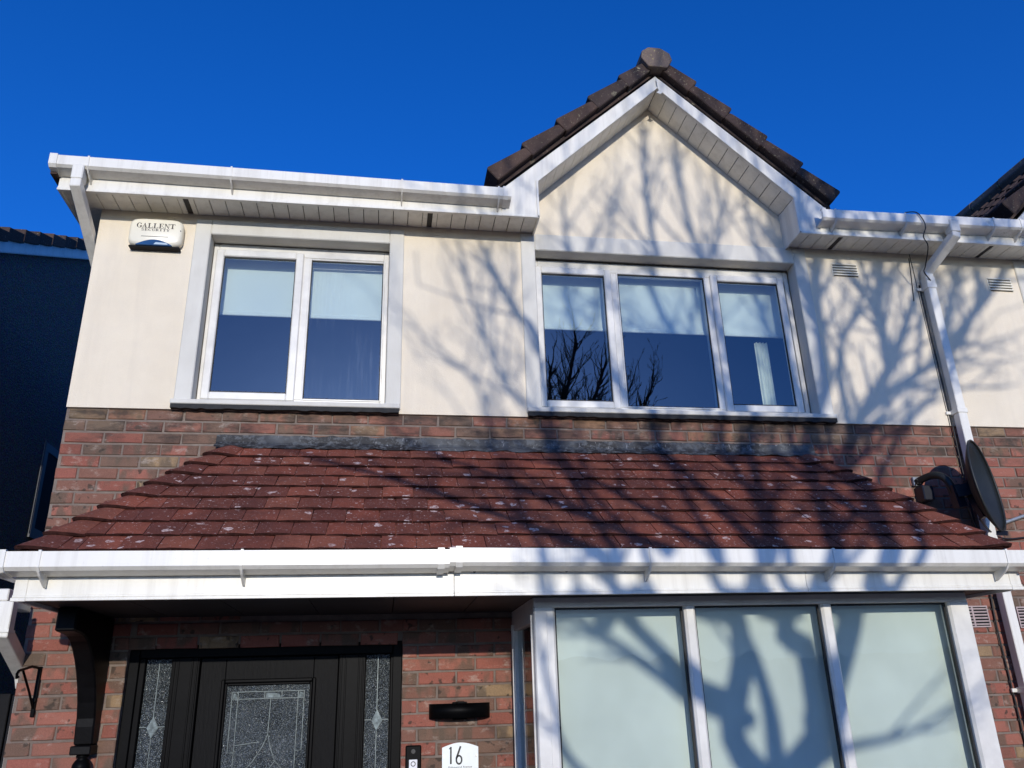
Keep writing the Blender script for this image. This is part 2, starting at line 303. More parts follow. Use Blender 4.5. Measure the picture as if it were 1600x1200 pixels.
# brick backing with openings
mb = MB(); Y0, Y1 = .007, .25
mb.box(XL, -1.605, Y0, Y1, GZ-.3, ZR); mb.box(-1.605, -.088, Y0, Y1, 1.93, ZR); mb.box(-.088, .60, Y0, Y1, GZ-.3, ZR)
mb.box(.60, 2.99, Y0, Y1, 2.06, ZR); mb.box(2.99, XP, Y0, Y1, GZ-.3, ZR)
mb.box(XL, XL+.1, Y1, 8, GZ-.3, 4.9)   # left flank
bw = mb.build('brick_wall', M_MORTAR, house)
bw2 = MB().box(XP, 8.2, Y0, Y1, GZ-.3, ZR).build('brick_wall', M_MORTAR, nextdoor)
# bricks
_bm = {}
def brickmesh(wd, var):
    k = (round(wd, 3), var)
    if k not in _bm:
        q = random.Random(int(wd*1000)*7+var); h = .0318; d = .032; ch = .004
        j = lambda a: a+q.uniform(-.0022, .0022)
        fr = [(-wd/2+ch, -h+ch), (wd/2-ch, -h+ch), (wd/2-ch, h-ch), (-wd/2+ch, h-ch)]
        ot = [(-wd/2, -h), (wd/2, -h), (wd/2, h), (-wd/2, h)]
        v = [(j(x), q.uniform(-.0015, .001), j(z)) for x, z in fr]; o = [(j(x), .0045, j(z)) for x, z in ot]; b = [(x, d, z) for x, y, z in o]
        me = bpy.data.meshes.new('brick'); me.from_pydata(v+o+b, [], [(0, 1, 2, 3)]+[(4+i, 4+(i+1) % 4, (i+1) % 4, i) for i in range(4)]+[(8+i, 8+(i+1) % 4, 4+(i+1) % 4, 4+i) for i in range(4)])
        me.materials.append(M_BRICK); _bm[k] = me
    return _bm[k]
def spans_to_bricks(zones, x_origin):
    out = []
    for k in range(0, 49):
        zc = ZR-.0045-.0325-.075*k; off = x_origin+(.1125 if k % 2 == 0 else 0)
        for (xa, xb, za, zb) in zones:
            if not (za <= zc <= zb): continue
            n0 = math.floor((xa-off)/.225)-1; x = off+n0*.225
            while x < xb:
                a = max(x+.0058, xa); b = min(x+.2192, xb)
                if b-a > .03: out.append(((a+b)/2, zc, b-a))
                x += .225
    return out
def lay_bricks(zones, parent, x_origin, limit):
    bl = spans_to_bricks(zones, x_origin); sc = []
    for x, z, wd in bl:
        u0, v0 = proj((x-wd/2, 0, z-.0325)); u1, v1 = proj((x+wd/2, 0, z+.0325))
        vis = max(0, min(u1, 1600)-max(u0, 0))*max(0, min(v0, 1200)-max(v1, 0))
        sc.append((vis, x, z, wd))
    sc.sort(reverse=True); rest = MB(); rv = []
    for i, (vis, x, z, wd) in enumerate(sc):
        if i < limit and vis > 30:
            add('brick', brickmesh(wd, rnd.randrange(5)), None, parent, (x+rnd.uniform(-.0015, .0015), rnd.uniform(-.0025, .002), z+rnd.uniform(-.0012, .0012)), (rnd.uniform(-.012, .012), rnd.uniform(-.006, .006), rnd.uniform(-.008, .008)))
        else:
            me = brickmesh(wd, rnd.randrange(5)); k = len(rest.v); rest.v += [(v.co.x+x, v.co.y, v.co.z+z) for v in me.vertices]; rest.f += [tuple(k+i for i in p.vertices) for p in me.polygons]; rv += [rnd.random()]*len(me.polygons)
    if rest.v:
        me = bpy.data.meshes.new('brick_courses'); me.from_pydata(rest.v, [], rest.f); a = me.attributes.new('rnd', 'FLOAT', 'FACE')
        for i, q in enumerate(rv): a.data[i].value = q
        tag(add('brick_courses', me, M_BRICK, parent), kind='stuff')
    return len(sc)
zones = [(XL, XP-.002, 3.09, 3.4), (XL, -1.02, 2.09, 3.09), (2.62, XP-.002, 2.09, 3.09),
         (XL, -1.605, GZ-.3, 2.09), (-.088, .575, GZ-.3, 2.09), (-1.605, -.088, 1.93, 2.09), (3.0, XP-.002, GZ-.3, 2.09)]
lay_bricks(zones, bw, -2.025, 300)
lay_bricks([(XP+.002, 7.0, GZ-.3, 3.4)], bw2, -2.025+.06, 300)

# --- window surrounds, sills
def surround(parent, x0, x1, ro, zt, zb=3.352, jog=0):
    mb = MB(); Ya, Yb = -.024, .098; rx0, rx1, rz1 = ro
    mb.box(x0, rx0, Ya, Yb, zb, zt); mb.box(rx1, x1, Ya, Yb, zb, zt); mb.box(rx0, rx1, Ya, Yb, rz1, zt)
    return mb.build('window_surround', M_PLASTER, parent, .006)
surround(house, -1.535, -.132, (-1.43, -.232, 4.585), 4.70)
surround(house, .697, 2.893, (.80, 2.79, 4.595), 4.728)
surround(nextdoor, 2*XP-2.893, 2*XP-.697, (2*XP-2.79, 2*XP-.80, 4.595), 4.728)
def sill(parent, x0, x1):
    mb = MB().prism([(-.055, 3.353), (-.055, 3.383), (.10, 3.40), (.10, 3.353)], x0, x1, 'x'); s = mb.build('window_sill', M_PLASTER, parent, .004)
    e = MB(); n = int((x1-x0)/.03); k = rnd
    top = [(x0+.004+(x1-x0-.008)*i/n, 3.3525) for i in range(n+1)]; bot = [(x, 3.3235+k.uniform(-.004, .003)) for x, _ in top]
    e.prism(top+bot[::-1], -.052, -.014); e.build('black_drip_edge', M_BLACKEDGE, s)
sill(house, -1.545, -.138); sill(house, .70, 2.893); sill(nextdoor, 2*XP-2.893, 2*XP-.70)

# --- windows
def framed(mb, x0, x1, z0, z1, y0, y1, wl, wr=None, wb=None, wt=None):
    wr = wl if wr is None else wr; wb = wl if wb is None else wb; wt = wl if wt is None else wt
    mb.box(x0, x0+wl, y0, y1, z0, z1); mb.box(x1-wr, x1, y0, y1, z0, z1); mb.box(x0+wl, x1-wr, y0, y1, z0, z0+wb); mb.box(x0+wl, x1-wr, y0, y1, z1-wt, z1)
def window(parent, name, x0, x1, lights, sashes, blind_z, glass):
    wn = MB(); ZB, ZT = 3.40, 4.583
    framed(wn, x0, x1, ZB, ZT, .10, .17, .035, .035, .05, .078)
    for a, b in zip(lights[:-1], lights[1:]): wn.box(a[1], b[0], .10, .168, ZB+.05, ZT-.078)
    fr = wn.build(name, M_WINDOW, parent, .004)
    for i, (a, b, za, zb) in enumerate(lights):
        if i in sashes:
            s = MB(); framed(s, a-.052, b+.052, za-.055, zb+.055, .078, .13, .052); s.build('sash', M_WINDOW, fr, .006)
            yg = .095
        else:
            s = MB(); framed(s, a-.012, b+.012, za-.012, zb+.012, .094, .12, .012); s.build('glazing_bead', M_WINDOW, fr, .003); yg = .108
        s = MB(); framed(s, a-.001, b+.001, za-.001, zb+.001, yg-.006, yg+.004, .007); s.build('gasket', M_GASKET, fr)
        B('glass_pane', glass[i], fr, a+.002, b-.002, yg, yg+.006, za+.002, zb-.002)
    for (a, b) in ([(x0+.045, x1-.045)]):
        bl = B('roller_blind', M_BLIND, fr, a, b, .205, .207, blind_z+.03, 4.58); B('blind_bar', M_BLIND, fr, a, b, .198, .212, blind_z, blind_z+.03, .004)
    return fr
f1 = window(house, 'window', -1.428, -.235, [(-1.352, -.872, 3.488, 4.477), (-.767, -.272, 3.457, 4.488)], {0}, 4.09, [M_GLASS, M_GLASSWET])
f2 = window(house, 'window', .803, 2.787, [(.86, 1.328, 3.487, 4.466), (1.435, 2.103, 3.459, 4.498), (2.202, 2.682, 3.486, 4.468)], {0, 2}, 4.075, [M_GLASS]*3)
f1['label'] = 'two light window with left opening sash'; f2['label'] = 'three light window under the gable'
window(nextdoor, 'window', 2*XP-2.787, 2*XP-.803, [(2*XP-2.682, 2*XP-2.202, 3.486, 4.468), (2*XP-2.103, 2*XP-1.435, 3.459, 4.498), (2*XP-1.328, 2*XP-.86, 3.487, 4.466)], {0, 2}, 4.08, [M_GLASS]*3)
def curtain(parent, x0, x1, y, z0, z1):
    n = 14; mb = MB(); k = 0
    for i in range(n+1):
        x = x0+(x1-x0)*i/n; yy = y+.014*math.sin(i*1.7)
        mb.v += [(x, yy, z0), (x, yy, z1)]
    mb.f = [(2*i, 2*i+2, 2*i+3, 2*i+1) for i in range(n)]; mb.build('curtain', M_CURTAIN, parent, smooth=True)
curtain(f2, 2.52, 2.62, .27, 3.42, 4.06); curtain(f2, .84, .88, .24, 3.42, 4.06)
# rooms behind the upper windows
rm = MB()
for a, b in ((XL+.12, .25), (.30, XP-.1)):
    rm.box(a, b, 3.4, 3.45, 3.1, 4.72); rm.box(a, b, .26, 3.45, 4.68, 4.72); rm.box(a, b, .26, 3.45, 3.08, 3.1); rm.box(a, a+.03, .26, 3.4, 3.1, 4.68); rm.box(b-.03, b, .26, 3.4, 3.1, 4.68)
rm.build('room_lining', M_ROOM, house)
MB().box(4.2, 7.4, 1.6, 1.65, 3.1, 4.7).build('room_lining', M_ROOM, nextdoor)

g_ = MB(); g_.box(.45, 3.2, .30, .33, GZ, 2.1); g_.box(.45, .48, .251, .299, GZ, 2.1); g_.box(3.17, 3.2, .251, .299, GZ, 2.1); g_.build('room_lining', M_ROOM, house)
# --- eaves: fascia, soffit boards, gutter
_board = {}
def boards(parent, x0, x1, ya, yb, z, gaps=(), pitch=.1):
    n = max(1, round((x1-x0)/pitch)); wd = (x1-x0)/n
    for i in range(n):
        x = x0+(i+.5)*wd
        if any(abs(x-g) < wd*.5 for g in gaps):
            B('soffit_vent', M_VENTGREY, parent, x-wd*.17, x+wd*.17, ya+.004, yb-.004, z+.004, z+.012)
            for s in (-1, 1): B('soffit_board', M_WHITE, parent, x+s*wd*.335-wd*.16, x+s*wd*.335+wd*.16, ya, yb, z, z+.01, .002)
            continue
        k = (round(wd, 4), round(yb-ya, 4))
        if k not in _board:
            me = MB().box(-wd/2+.0022, wd/2-.0022, -(yb-ya)/2, (yb-ya)/2, 0, .01).mesh('soffit_board', .0022); me.materials.append(M_WHITE); _board[k] = me
        add('soffit_board', _board[k], None, parent, (x, (ya+yb)/2, z+rnd.uniform(-.0008, .0008)))
def eaves(parent, x0, x1, zb, lip0=True):
    mb = MB().box(x0, x1, -.25, -.232, zb, 4.885); mb.box(x0, x1, -.262, -.2505, zb-.002, zb+.016); mb.box(x0, x1, -.256, -.2505, zb+.0165, zb+.028)
    return mb.build('fascia', M_WHITE, parent, .002)
ZF = 4.712
eaves(house, -2.345, .53, ZF); eaves(house, 3.0, XP, ZF); eaves(nextdoor, XP+.001, 2*XP-3.0, ZF)
sf = B('soffit', M_GASKET, house, -2.34, .795, -.23, -.013, 4.755, 4.76); boards(sf, -2.335, .797, -.232, -.014, 4.735, (-1.62, .08))
sf = B('soffit', M_GASKET, house, 2.738, XP, -.23, -.013, 4.755, 4.76); boards(sf, 2.736, XP, -.232, -.014, 4.735, (3.14,))
sf = B('soffit', M_GASKET, nextdoor, XP+.001, 2*XP-2.738, -.23, -.013, 4.755, 4.76); boards(sf, XP+.001, 2*XP-2.736, -.232, -.014, 4.735, (4.33,))
# left flank eaves
B('flank_fascia', M_WHITE, house, -2.345, -2.328, -.231, 8, ZF, 4.88, .002); B('flank_soffit', M_WHITE, house, -2.327, XL-.001, -.012, 8, 4.735, 4.745)
def gutter(parent, xa, xb, za, zb, yf, hh, depth, drop, brackets, m=None, ends=(False, False), unions=(), lip=.006):
    m = m or M_WHITE
    def prof(zt, g=0): return [(-yf-0, zt)]
    mb = MB(); pr = lambda zt, e: [(yf-e, zt+e), (yf-e, zt-hh-e*.3), (yf+.018-e, zt-hh-drop*.55-e), (yf+depth+e*.0, zt-hh-drop-e), (yf+depth, zt-hh-drop+.003), (yf+.02, zt-hh-drop*.55+.003), (yf+.0035, zt-hh+.002), (yf+.0035, zt-lip), (yf+.013, zt-lip), (yf+.013, zt+e)]
    def seg(mb, x0, x1, e):
        z0 = za+(zb-za)*(x0-xa)/(xb-xa); z1 = za+(zb-za)*(x1-xa)/(xb-xa); k = len(mb.v); P0 = pr(z0, e); P1 = pr(z1, e); n = len(P0)
        mb.v += [(x0, y, z) for y, z in P0]+[(x1, y, z) for y, z in P1]
        mb.f += [(k+i, k+(i+1) % n, k+n+(i+1) % n, k+n+i) for i in range(n)]; mb.f.append(tuple(range(k, k+n))); mb.f.append(tuple(range(k+2*n-1, k+n-1, -1)))
        return mb
    g = seg(MB(), xa, xb, 0).build('gutter', m, parent)
    zt = lambda x: za+(zb-za)*(x-xa)/(xb-xa)
    # back wall of the trough
    q = MB(); q.v = [(xa, yf+depth, za-hh-drop), (xb, yf+depth, zb-hh-drop), (xb, yf+depth, zb-.004), (xa, yf+depth, za-.004), (xa, yf+depth+.003, za-hh-drop), (xb, yf+depth+.003, zb-hh-drop), (xb, yf+depth+.003, zb-.004), (xa, yf+depth+.003, za-.004)]
    q.f = [(0, 1, 2, 3), (7, 6, 5, 4), (0, 4, 5, 1), (3, 2, 6, 7), (0, 3, 7, 4), (1, 5, 6, 2)]; q.build('gutter_back', m, g)
    for x in brackets:
        b = seg(MB(), x-.006, x+.006, .005); z = zt(x)
        b.prism([(yf+.012, z-hh-drop*.5-.006), (yf+depth+.012, z-hh-drop-.004), (yf+depth+.012, z-hh-drop-.05), (yf+depth-.004, z-hh-drop-.045), (yf+.03, z-hh-drop*.55-.02)], x-.005, x+.005, 'x')
        b.build('gutter_bracket', m, g)
    for x in unions: 
        seg(MB(), x-.016, x+.016, .007).build('gutter_union', m, g)
    for i, x in enumerate((xa, xb)):
        if ends[i]:
            z = zt(x); MB().prism([(yf-.007, z+.006), (yf-.007, z-hh-.004), (yf+.012, z-hh-drop*.6-.006), (yf+depth, z-hh-drop-.007), (yf+depth, z+.004)], x-(.0 if i else .006), x+(.006 if i else 0), 'x').build('stop_end', m, g); seg(MB(), x-(.04 if i else 0), x+(0 if i else .04), .006).build('gutter_union', m, g)
    return g
gutter(house, -2.375, .585, 4.908, 4.874, -.355, .068, .10, .026, [-2.15, -1.27, -.16, .50], ends=(True, False), unions=(.545,))
gutter(house, 2.876, XP, 4.866, 4.873, -.355, .070, .10, .022, [2.99, 3.55], m=M_WEATHER, unions=(2.895,))
gutter(nextdoor, XP+.001, 2*XP-2.9, 4.873, 4.886, -.355, .070, .10, .022, [4.28, 4.51], m=M_WEATHER)

# --- gables
def gable(parent, gx, fin=True):
    def M(p, s): return (gx+s*p[0], p[1])
    for s in (-1, 1):
        poly = [(0, 6.062), (1.235, 4.93), (1.235, ZF), (.968, ZF), (.968, 5.012), (0, 5.936)]
        b = MB().prism([M(p, s) for p in poly], -.252, -.234).build('barge_board', M_WHITE, parent, .002)
        t = MB(); t.prism([M(p, s) for p in [(0, 5.936), (0, 5.952), (.962, 5.032), (.984, 5.022), (.984, ZF), (.968, ZF), (.968, 5.012)]], -.264, -.2525)
        t.box(*sorted((gx+s*.969, gx+s*1.235)), -.264, -.2525, ZF-.002, ZF+.016); t.build('barge_trim', M_WHITE, b, .002)
        # joint line between barge and box end
        # box return facing the gable
        MB().box(*sorted((gx+s*.968, gx+s*.98)), -.2335, -.0125, ZF, 5.012).build('box_end', M_WHITE, b)
        # soffit boards of the slope
        L = math.hypot(.968, .924); ang = math.atan2(.924, .968); n = 13; wd = L/n
        k = ('g', round(wd, 4))
        if k not in _board:
            me = MB().box(-wd/2+.002, wd/2-.002, -.11, .11, 0, .01).mesh('soffit_board', .002); me.materials.append(M_WHITE); _board[k] = me
        for i in range(n):
            q = (i+.5)/n; x = gx+s*.968*(1-q); z = 5.012+.924*q+.002
            add('soffit_board', _board[k], None, b, (x, -.1235, z+rnd.uniform(-.001, .001)), (0, s*ang, 0))
    if fin:
        f = MB().prism([(gx-.004, 6.02), (gx+.010, 6.02), (gx+.021, 5.905), (gx+.042, 5.897), (gx+.018, 5.876), (gx-.014, 5.888), (gx+.008, 5.906), (gx+.003, 5.94)], -.272, -.266).build('apex_joint_trim', M_WHITE, parent, .001)
    # roof slopes and verge tiles
    e0 = (1.285, 5.012); a0 = (0, 6.165); dx, dz = -e0[0], a0[1]-e0[1]; L = math.hypot(dx, dz); an = math.atan2(a0[1]-e0[1], e0[0])
    for s in (-1, 1):
        rf = MB(); rf.prism([M(p, s) for p in [(e0[0]-.02, e0[1]-.03), (0, a0[1]-.03), (0, a0[1]-.075), (e0[0]-.02, e0[1]-.075)]], -.24, 3.2); rf = rf.build('gable_roof', M_DARKTILE, parent)
        n = 5; seg = L/n
        for i in range(n):
            q0 = i*seg; x = gx+s*(e0[0]+dx*(q0+seg*.5)/L); z = e0[1]+dz*(q0+seg*.5)/L
            me = MB().prism([(-seg/2+.002, -.034), (seg/2+.006, -.022), (seg/2+.004, .046), (seg/2-.02, .056), (-seg/2+.016, .094), (-seg/2+.004, .082)], -.01, .22).mesh('verge_tile', .006); me.materials.append(M_DARKTILE)
            rot = Matrix(((s*-math.cos(an), 0, math.sin(an)*s), (0, 1, 0), (math.sin(an), 0, math.cos(an))))  # local x up-slope
            if s > 0: me.flip_normals()
            add('verge_tile', me, None, rf, (x+rnd.uniform(-.003, .003), -.292+rnd.uniform(-.004, .004), z-.012+rnd.uniform(-.003, .003)), rot)
    hexp = [(gx-.128, 6.160), (gx-.118, 6.225), (gx-.062, 6.268), (gx+.035, 6.268), (gx+.105, 6.222), (gx+.120, 6.160), (gx+.075, 6.082), (gx-.075, 6.082)]
    rd = MB().prism(hexp, -.335, .12).build('ridge_tile', M_RIDGE, parent, .004)
    for i in range(5):
        MB().prism([(x, z+.006*(i % 2)) for x, z in hexp], .125+i*.4, .52+i*.4).build('ridge_tile', M_RIDGE, parent, .008)
gable(house, GX); gable(nextdoor, 2*XP-GX, False)
# main roof slope behind the gables
def main_roof(parent, x0, x1, hip):
    mb = MB(); t = .5
    for k in range(16):
        s0 = k*.25; s1 = s0+.27; ya, za = -.30+s0, 4.885+s0*t; yb, zb = -.30+s1, 4.885+s1*t
        xa = x0+(s0*.8 if hip else 0)
        b = len(mb.v); mb.v += [(xa, ya, za+.022), (x1, ya, za+.022), (x1, yb, zb+.004), (xa+.05, yb, zb+.004), (xa, ya, za-.01), (x1, ya, za-.01), (x1, yb, zb-.01), (xa+.05, yb, zb-.01)]
        mb.f += [tuple(b+i for i in q) for q in ((0, 1, 2, 3), (7, 6, 5, 4), (0, 4, 5, 1), (3, 2, 6, 7), (0, 3, 7, 4), (1, 5, 6, 2))]
    return mb.build('main_roof', M_DARKTILE, parent)
main_roof(house, -2.37, GX-1.2, True); main_roof(house, GX+1.2, XP, False); main_roof(nextdoor, XP+.001, 2*XP-GX-1.2, False)
B('roof_edge', M_DARKTILE, house, -2.385, -2.346, -.30, 6, 4.80, 4.90)
# tiles on the slope of the attached house's gable that faces the camera
def wavy_tile():
    mb = MB(); n = 12; wd = .30; ln = .40
    f = lambda t: .020*max(0, math.sin(2*math.pi*t*2))**.8
    for yy, dz in ((0, .022), (ln, .0)):
        for th in (0, -.016):
            for i in range(n+1): mb.v.append(((i/n-.5)*wd, yy, f(i/n)+dz+th))
    r = n+1
    for i in range(n): mb.f += [(i, i+1, 2*r+i+1, 2*r+i), (r+i, 3*r+i, 3*r+i+1, r+i+1), (i, r+i, r+i+1, i+1)]
    mb.f += [(0, 2*r, 3*r, r), (n, r+n, 3*r+n, 2*r+n)]
    me = mb.mesh('roof_tile'); me.materials.append(M_DARKTILE); return me
gx2 = 2*XP-GX; an = math.atan2(1.19, 1.325); wt = wavy_tile(); ca, sa = math.cos(an), math.sin(an)
gr = MB().prism([(gx2-1.30, 4.97), (gx2, 6.135), (gx2, 6.10), (gx2-1.30, 4.935)], -.10, 3.0).build('gable_slope', M_DARKTILE, nextdoor)
for c in range(6):
    for r_ in range(9):
        s = .02+c*.30; base = Vector((gx2-1.325+ca*s, .10+r_*.30+(.0 if c % 2 else .0), 4.975+sa*s))
        add('roof_tile', wt, None, gr, tuple(base+Vector((-sa, 0, ca))*.0), Matrix(((0, ca, -sa), (-1, 0, 0), (0, sa, ca))))

# --- left flank downpipe at the top left corner
dp = MB()
dp.box(-2.235, -2.165, -.365, -.285, 4.735, 4.842); d1 = dp.build('downpipe', M_WHITE, house, .006)
def sqpipe(parent, name, pts, wd, dep, m):
    # square pipe running in the Y-Z plane and then down; x constant
    mb = MB(); pf = [(-wd/2, -dep/2), (wd/2, -dep/2), (wd/2, dep/2), (-wd/2, dep/2)]; path = []
    P = [Vector(p) for p in pts]
    for i, p in enumerate(P):
        d0 = (P[i]-P[i-1]).normalized() if i else (P[1]-P[0]).normalized(); d1 = (P[i+1]-P[i]).normalized() if i < len(P)-1 else d0
        d = (d0+d1).normalized(); xa = Vector((1, 0, 0)); xa = (xa-d*xa.dot(d)).normalized(); k = 1/max(.5, d.dot(d0)); path.append((p, xa, d.cross(xa)*k))
    return mb.sweep(pf, path).build(name, m, parent, .004)
sqpipe(d1, 'offset_bend', [(-2.20, -.33, 4.737), (-2.20, -.33, 4.70), (-2.186, .26, 4.36), (-2.186, .30, 4.30)], .064, .064, M_WHITE)
sqpipe(d1, 'pipe_length', [(-2.186, .30, 4.299), (-2.186, .30, GZ)], .06, .06, M_WHITE)
# --- party line downpipe
d2 = MB().box(3.895, 3.975, -.365, -.29, 4.74, 4.845).build('downpipe', M_WHITE, nextdoor, .006)
sqpipe(d2, 'offset_bend', [(3.935, -.33, 4.742), (3.93, -.33, 4.715), (3.845, -.065, 4.545), (3.842, -.065, 4.50)], .068, .06, M_WHITE)
sqpipe(d2, 'pipe_length', [(3.84, -.065, 4.499), (3.84, -.065, GZ)], .066, .064, M_WHITE)
for z in (4.42, 3.42, 2.3, 1.55):
    b = MB().box(3.80, 3.88, -.102, -.02, z-.018, z+.018); b.box(3.765, 3.80, -.03, -.0125, z-.012, z+.012); b.build('pipe_clip', M_WHITE, d2, .003)
MB().box(3.803, 3.877, -.1, -.028, 4.40, 4.50).build('pipe_collar', M_WHITE, d2, .003)

# ================================================================== CANOPY
PA = R(37.55); sp, cp = math.sin(PA), math.cos(PA)
def rp(x, s, lift=0): return Vector((x, -.02-cp*s-sp*lift, 3.085-sp*s+cp*lift))
SL = 1.35
hxl = lambda s: -1.165-.468*s; hxr = lambda s: 2.64+.325*s
roof = MB()
A = [rp(hxl(0), 0, -.012), rp(hxl(SL), SL, -.012), rp(hxr(SL), SL, -.012), rp(hxr(0), 0, -.012)]
Lb = Vector((hxl(SL), 0, A[1].z)); Rb = Vector((hxr(SL), 0, A[2].z))
k = 0; roof.v = [tuple(p) for p in A+[Lb, Rb]]; roof.f = [(0, 1, 2, 3), (0, 4, 1), (3, 2, 5), (1, 4, 5, 2), (0, 3, 5, 4)]
croof = roof.build('canopy_roof', M_TILE, house)
_tm = {}
def tilemesh(wd, var):
    key = (round(wd, 2), var)
    if key not in _tm:
        q = random.Random(var*31+int(wd*1000)); ln = .262; n = 3; mb = MB()
        cam_ = lambda t: .0035*(1-(2*t-1)**2)
        for yy, dz, in ((0, .0155), (ln, .000)):
            for th in (0, -.0125):
                for i in range(n+1): mb.v.append(((i/n-.5)*(wd-.0035), yy+(q.uniform(-.0025, .0025) if yy == 0 and th == 0 else 0), cam_(i/n)+dz+th))
        r = n+1
        for i in range(n): mb.f += [(i, i+1, 2*r+i+1, 2*r+i), (r+i, 3*r+i, 3*r+i+1, r+i+1), (i, r+i, r+i+1, i+1)]
        mb.f += [(0, 2*r, 3*r, r), (n, r+n, 3*r+n, 2*r+n)]
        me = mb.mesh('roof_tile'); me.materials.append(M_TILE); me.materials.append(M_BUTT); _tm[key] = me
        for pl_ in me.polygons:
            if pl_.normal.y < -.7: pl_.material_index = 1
    return _tm[key]
TW = .168; ntile = 0
for c in range(9):
    s = .185+c*.1465; xl, xr = hxl(s)+.03, hxr(s)-.03; x = -1.07-TW*6+(TW/2 if c % 2 else 0)+rnd.uniform(-.01, .01)
    while x < xr:
        a, b = max(x, xl), min(x+TW, xr); x += TW
        if b-a < .03: continue
        p = rp((a+b)/2, s+rnd.uniform(-.004, .004), .004+rnd.uniform(0, .004)); ntile += 1
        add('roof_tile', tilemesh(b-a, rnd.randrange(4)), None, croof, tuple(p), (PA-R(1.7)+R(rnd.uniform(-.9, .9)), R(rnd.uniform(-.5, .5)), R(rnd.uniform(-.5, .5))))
# bonnet hip tiles
def bonnet(side, s):
    hx = hxl if side < 0 else hxr; mb = MB(); n = 10; jit = rnd.uniform(-.006, .006)
    for th in (0, 1):
        for (ds, wd, lift, out) in ((.004+jit, .150, .034, .105), (-.09, .120, .026, .075), (-.235, .075, .010, .03)):
            H = rp(hx(s+ds), s+ds, 0); dn = Vector((side*.25, -.30, .9))*(lift-.014*th)
            P0 = H+Vector((-side*wd, 0, 0))+Vector((0, -sp, cp))*(lift*.75-.014*th); P2 = H+Vector((0, wd, 0))+Vector((side*.8, 0, .6))*(lift*.75-.014*th); Pc = H+Vector((side*out, -out*.75, 0))+dn*1.5
            for i in range(n+1):
                t = i/n; q = P0*(1-t)**2+Pc*(2*t*(1-t))+P2*t*t; mb.v.append(tuple(q))
    r = n+1; m3 = 3*r
    for j in range(2):
        for i in range(n):
            mb.f.append((j*r+i, j*r+i+1, (j+1)*r+i+1, (j+1)*r+i)); mb.f.append((m3+j*r+i, m3+(j+1)*r+i, m3+(j+1)*r+i+1, m3+j*r+i+1))
        mb.f.append((j*r, (j+1)*r, m3+(j+1)*r, m3+j*r)); mb.f.append((j*r+n, m3+j*r+n, m3+(j+1)*r+n, (j+1)*r+n))
    k = len(mb.f)
    for i in range(n): mb.f.append((i, m3+i, m3+i+1, i+1)); mb.f.append((2*r+i, 2*r+i+1, m3+2*r+i+1, m3+2*r+i))
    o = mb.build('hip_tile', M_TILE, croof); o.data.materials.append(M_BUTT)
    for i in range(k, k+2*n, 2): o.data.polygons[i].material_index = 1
for side in (-1, 1):
    for c in range(9): bonnet(side, .185+c*.1465)
# lead flashing, dressed over the top course and turned up the wall
mb = MB(); n = 90
for j, (dy, z) in enumerate([(-.006, 3.168), (-.012, 3.122), (-.020, 3.106), (-.048, 3.092), (-.072, 3.068)]):
    for i in range(n+1):
        x = -1.255+(2.70+1.255)*i/n; wv = .004*math.sin(x*31+j)+rnd.uniform(-.004, .004)
        mb.v.append((x, dy-abs(wv)*.7, z+(wv if j in (0, 4) else wv*.3)))
for j in range(4):
    for i in range(n): a = j*(n+1)+i; mb.f.append((a, a+n+1, a+n+2, a+1))
mb.build('lead_flashing', M_LEAD, house)
# side slopes of the hips, in courses
for side in (-1, 1):
    hx = hxl if side < 0 else hxr; mb = MB()
    for c in range(10):
        s0 = c*.1465; s1 = min(s0+.20, SL)
        a, b = rp(hx(s0), s0, .0), rp(hx(s1), s1, .012); k = len(mb.v)
        mb.v += [tuple(a), tuple(b), (b.x, -.0, b.z), (a.x, 0, a.z)]; mb.f.append((k, k+1, k+2, k+3))
    tag(mb.build('hip_slope_tiles', M_TILE, croof), kind='stuff')
# fascia and gutter of the canopy
YF = -1.0
def cfascia(x0, x1, nm='canopy_fascia'):
    mb = MB().box(x0, x1, YF, YF+.02, 2.064, 2.29); mb.box(x0, x1, YF-.010, YF-.0005, 2.062, 2.076); mb.box(x0, x1, YF-.006, YF-.0005, 2.0765, 2.088)
    return mb.build(nm, M_WHITE, house, .002)
cf = cfascia(-1.79, .13); cfascia(.1315, 1.955); cfascia(1.9565, 3.13)
for x0, x1 in ((-1.842, -1.787), (3.128, 3.192)):
    mb = MB().box(x0, x1, YF-.004, YF+.02, 2.062, 2.22); mb.box(x0-.004, x1+.004, YF-.014, YF-.0045, 2.060, 2.077); mb.box(x0, x1, YF-.009, YF-.0045, 2.0775, 2.089); mb.build('fascia_corner_cap', M_WHITE, cf, .002)
B('canopy_end_fascia', M_WHITE, house, -1.838, -1.822, YF+.021, .0, 2.064, 2.25); B('canopy_end_fascia', M_WHITE, house, 3.172, 3.188, YF+.021, .0, 2.064, 2.25)
for x in (-1.74, -.80, .23, .69, .99, 1.56, 2.28, 2.62): MB().tube([(x, YF-.004, 2.178), (x, YF+.002, 2.178)], .007, 8).build('fascia_nail', M_GASKET, cf)
mb = MB()
ns = 12
for i in range(ns): mb.box(-1.82+i*.417, -1.82+(i+1)*.417-.004, YF+.021, -.001, 2.080, 2.092)
mb.build('canopy_soffit', M_SOFFITDARK, house, .001)
cg = gutter(house, -1.965, .10, 2.262, 2.265, -1.13, .068, .105, .028, [-1.71, -.85], unions=(-1.865, .06))
gutter(house, .1005, 3.34, 2.273, 2.250, -1.13, .068, .105, .028, [1.09, 2.06, 3.04], unions=(.145, 3.19))
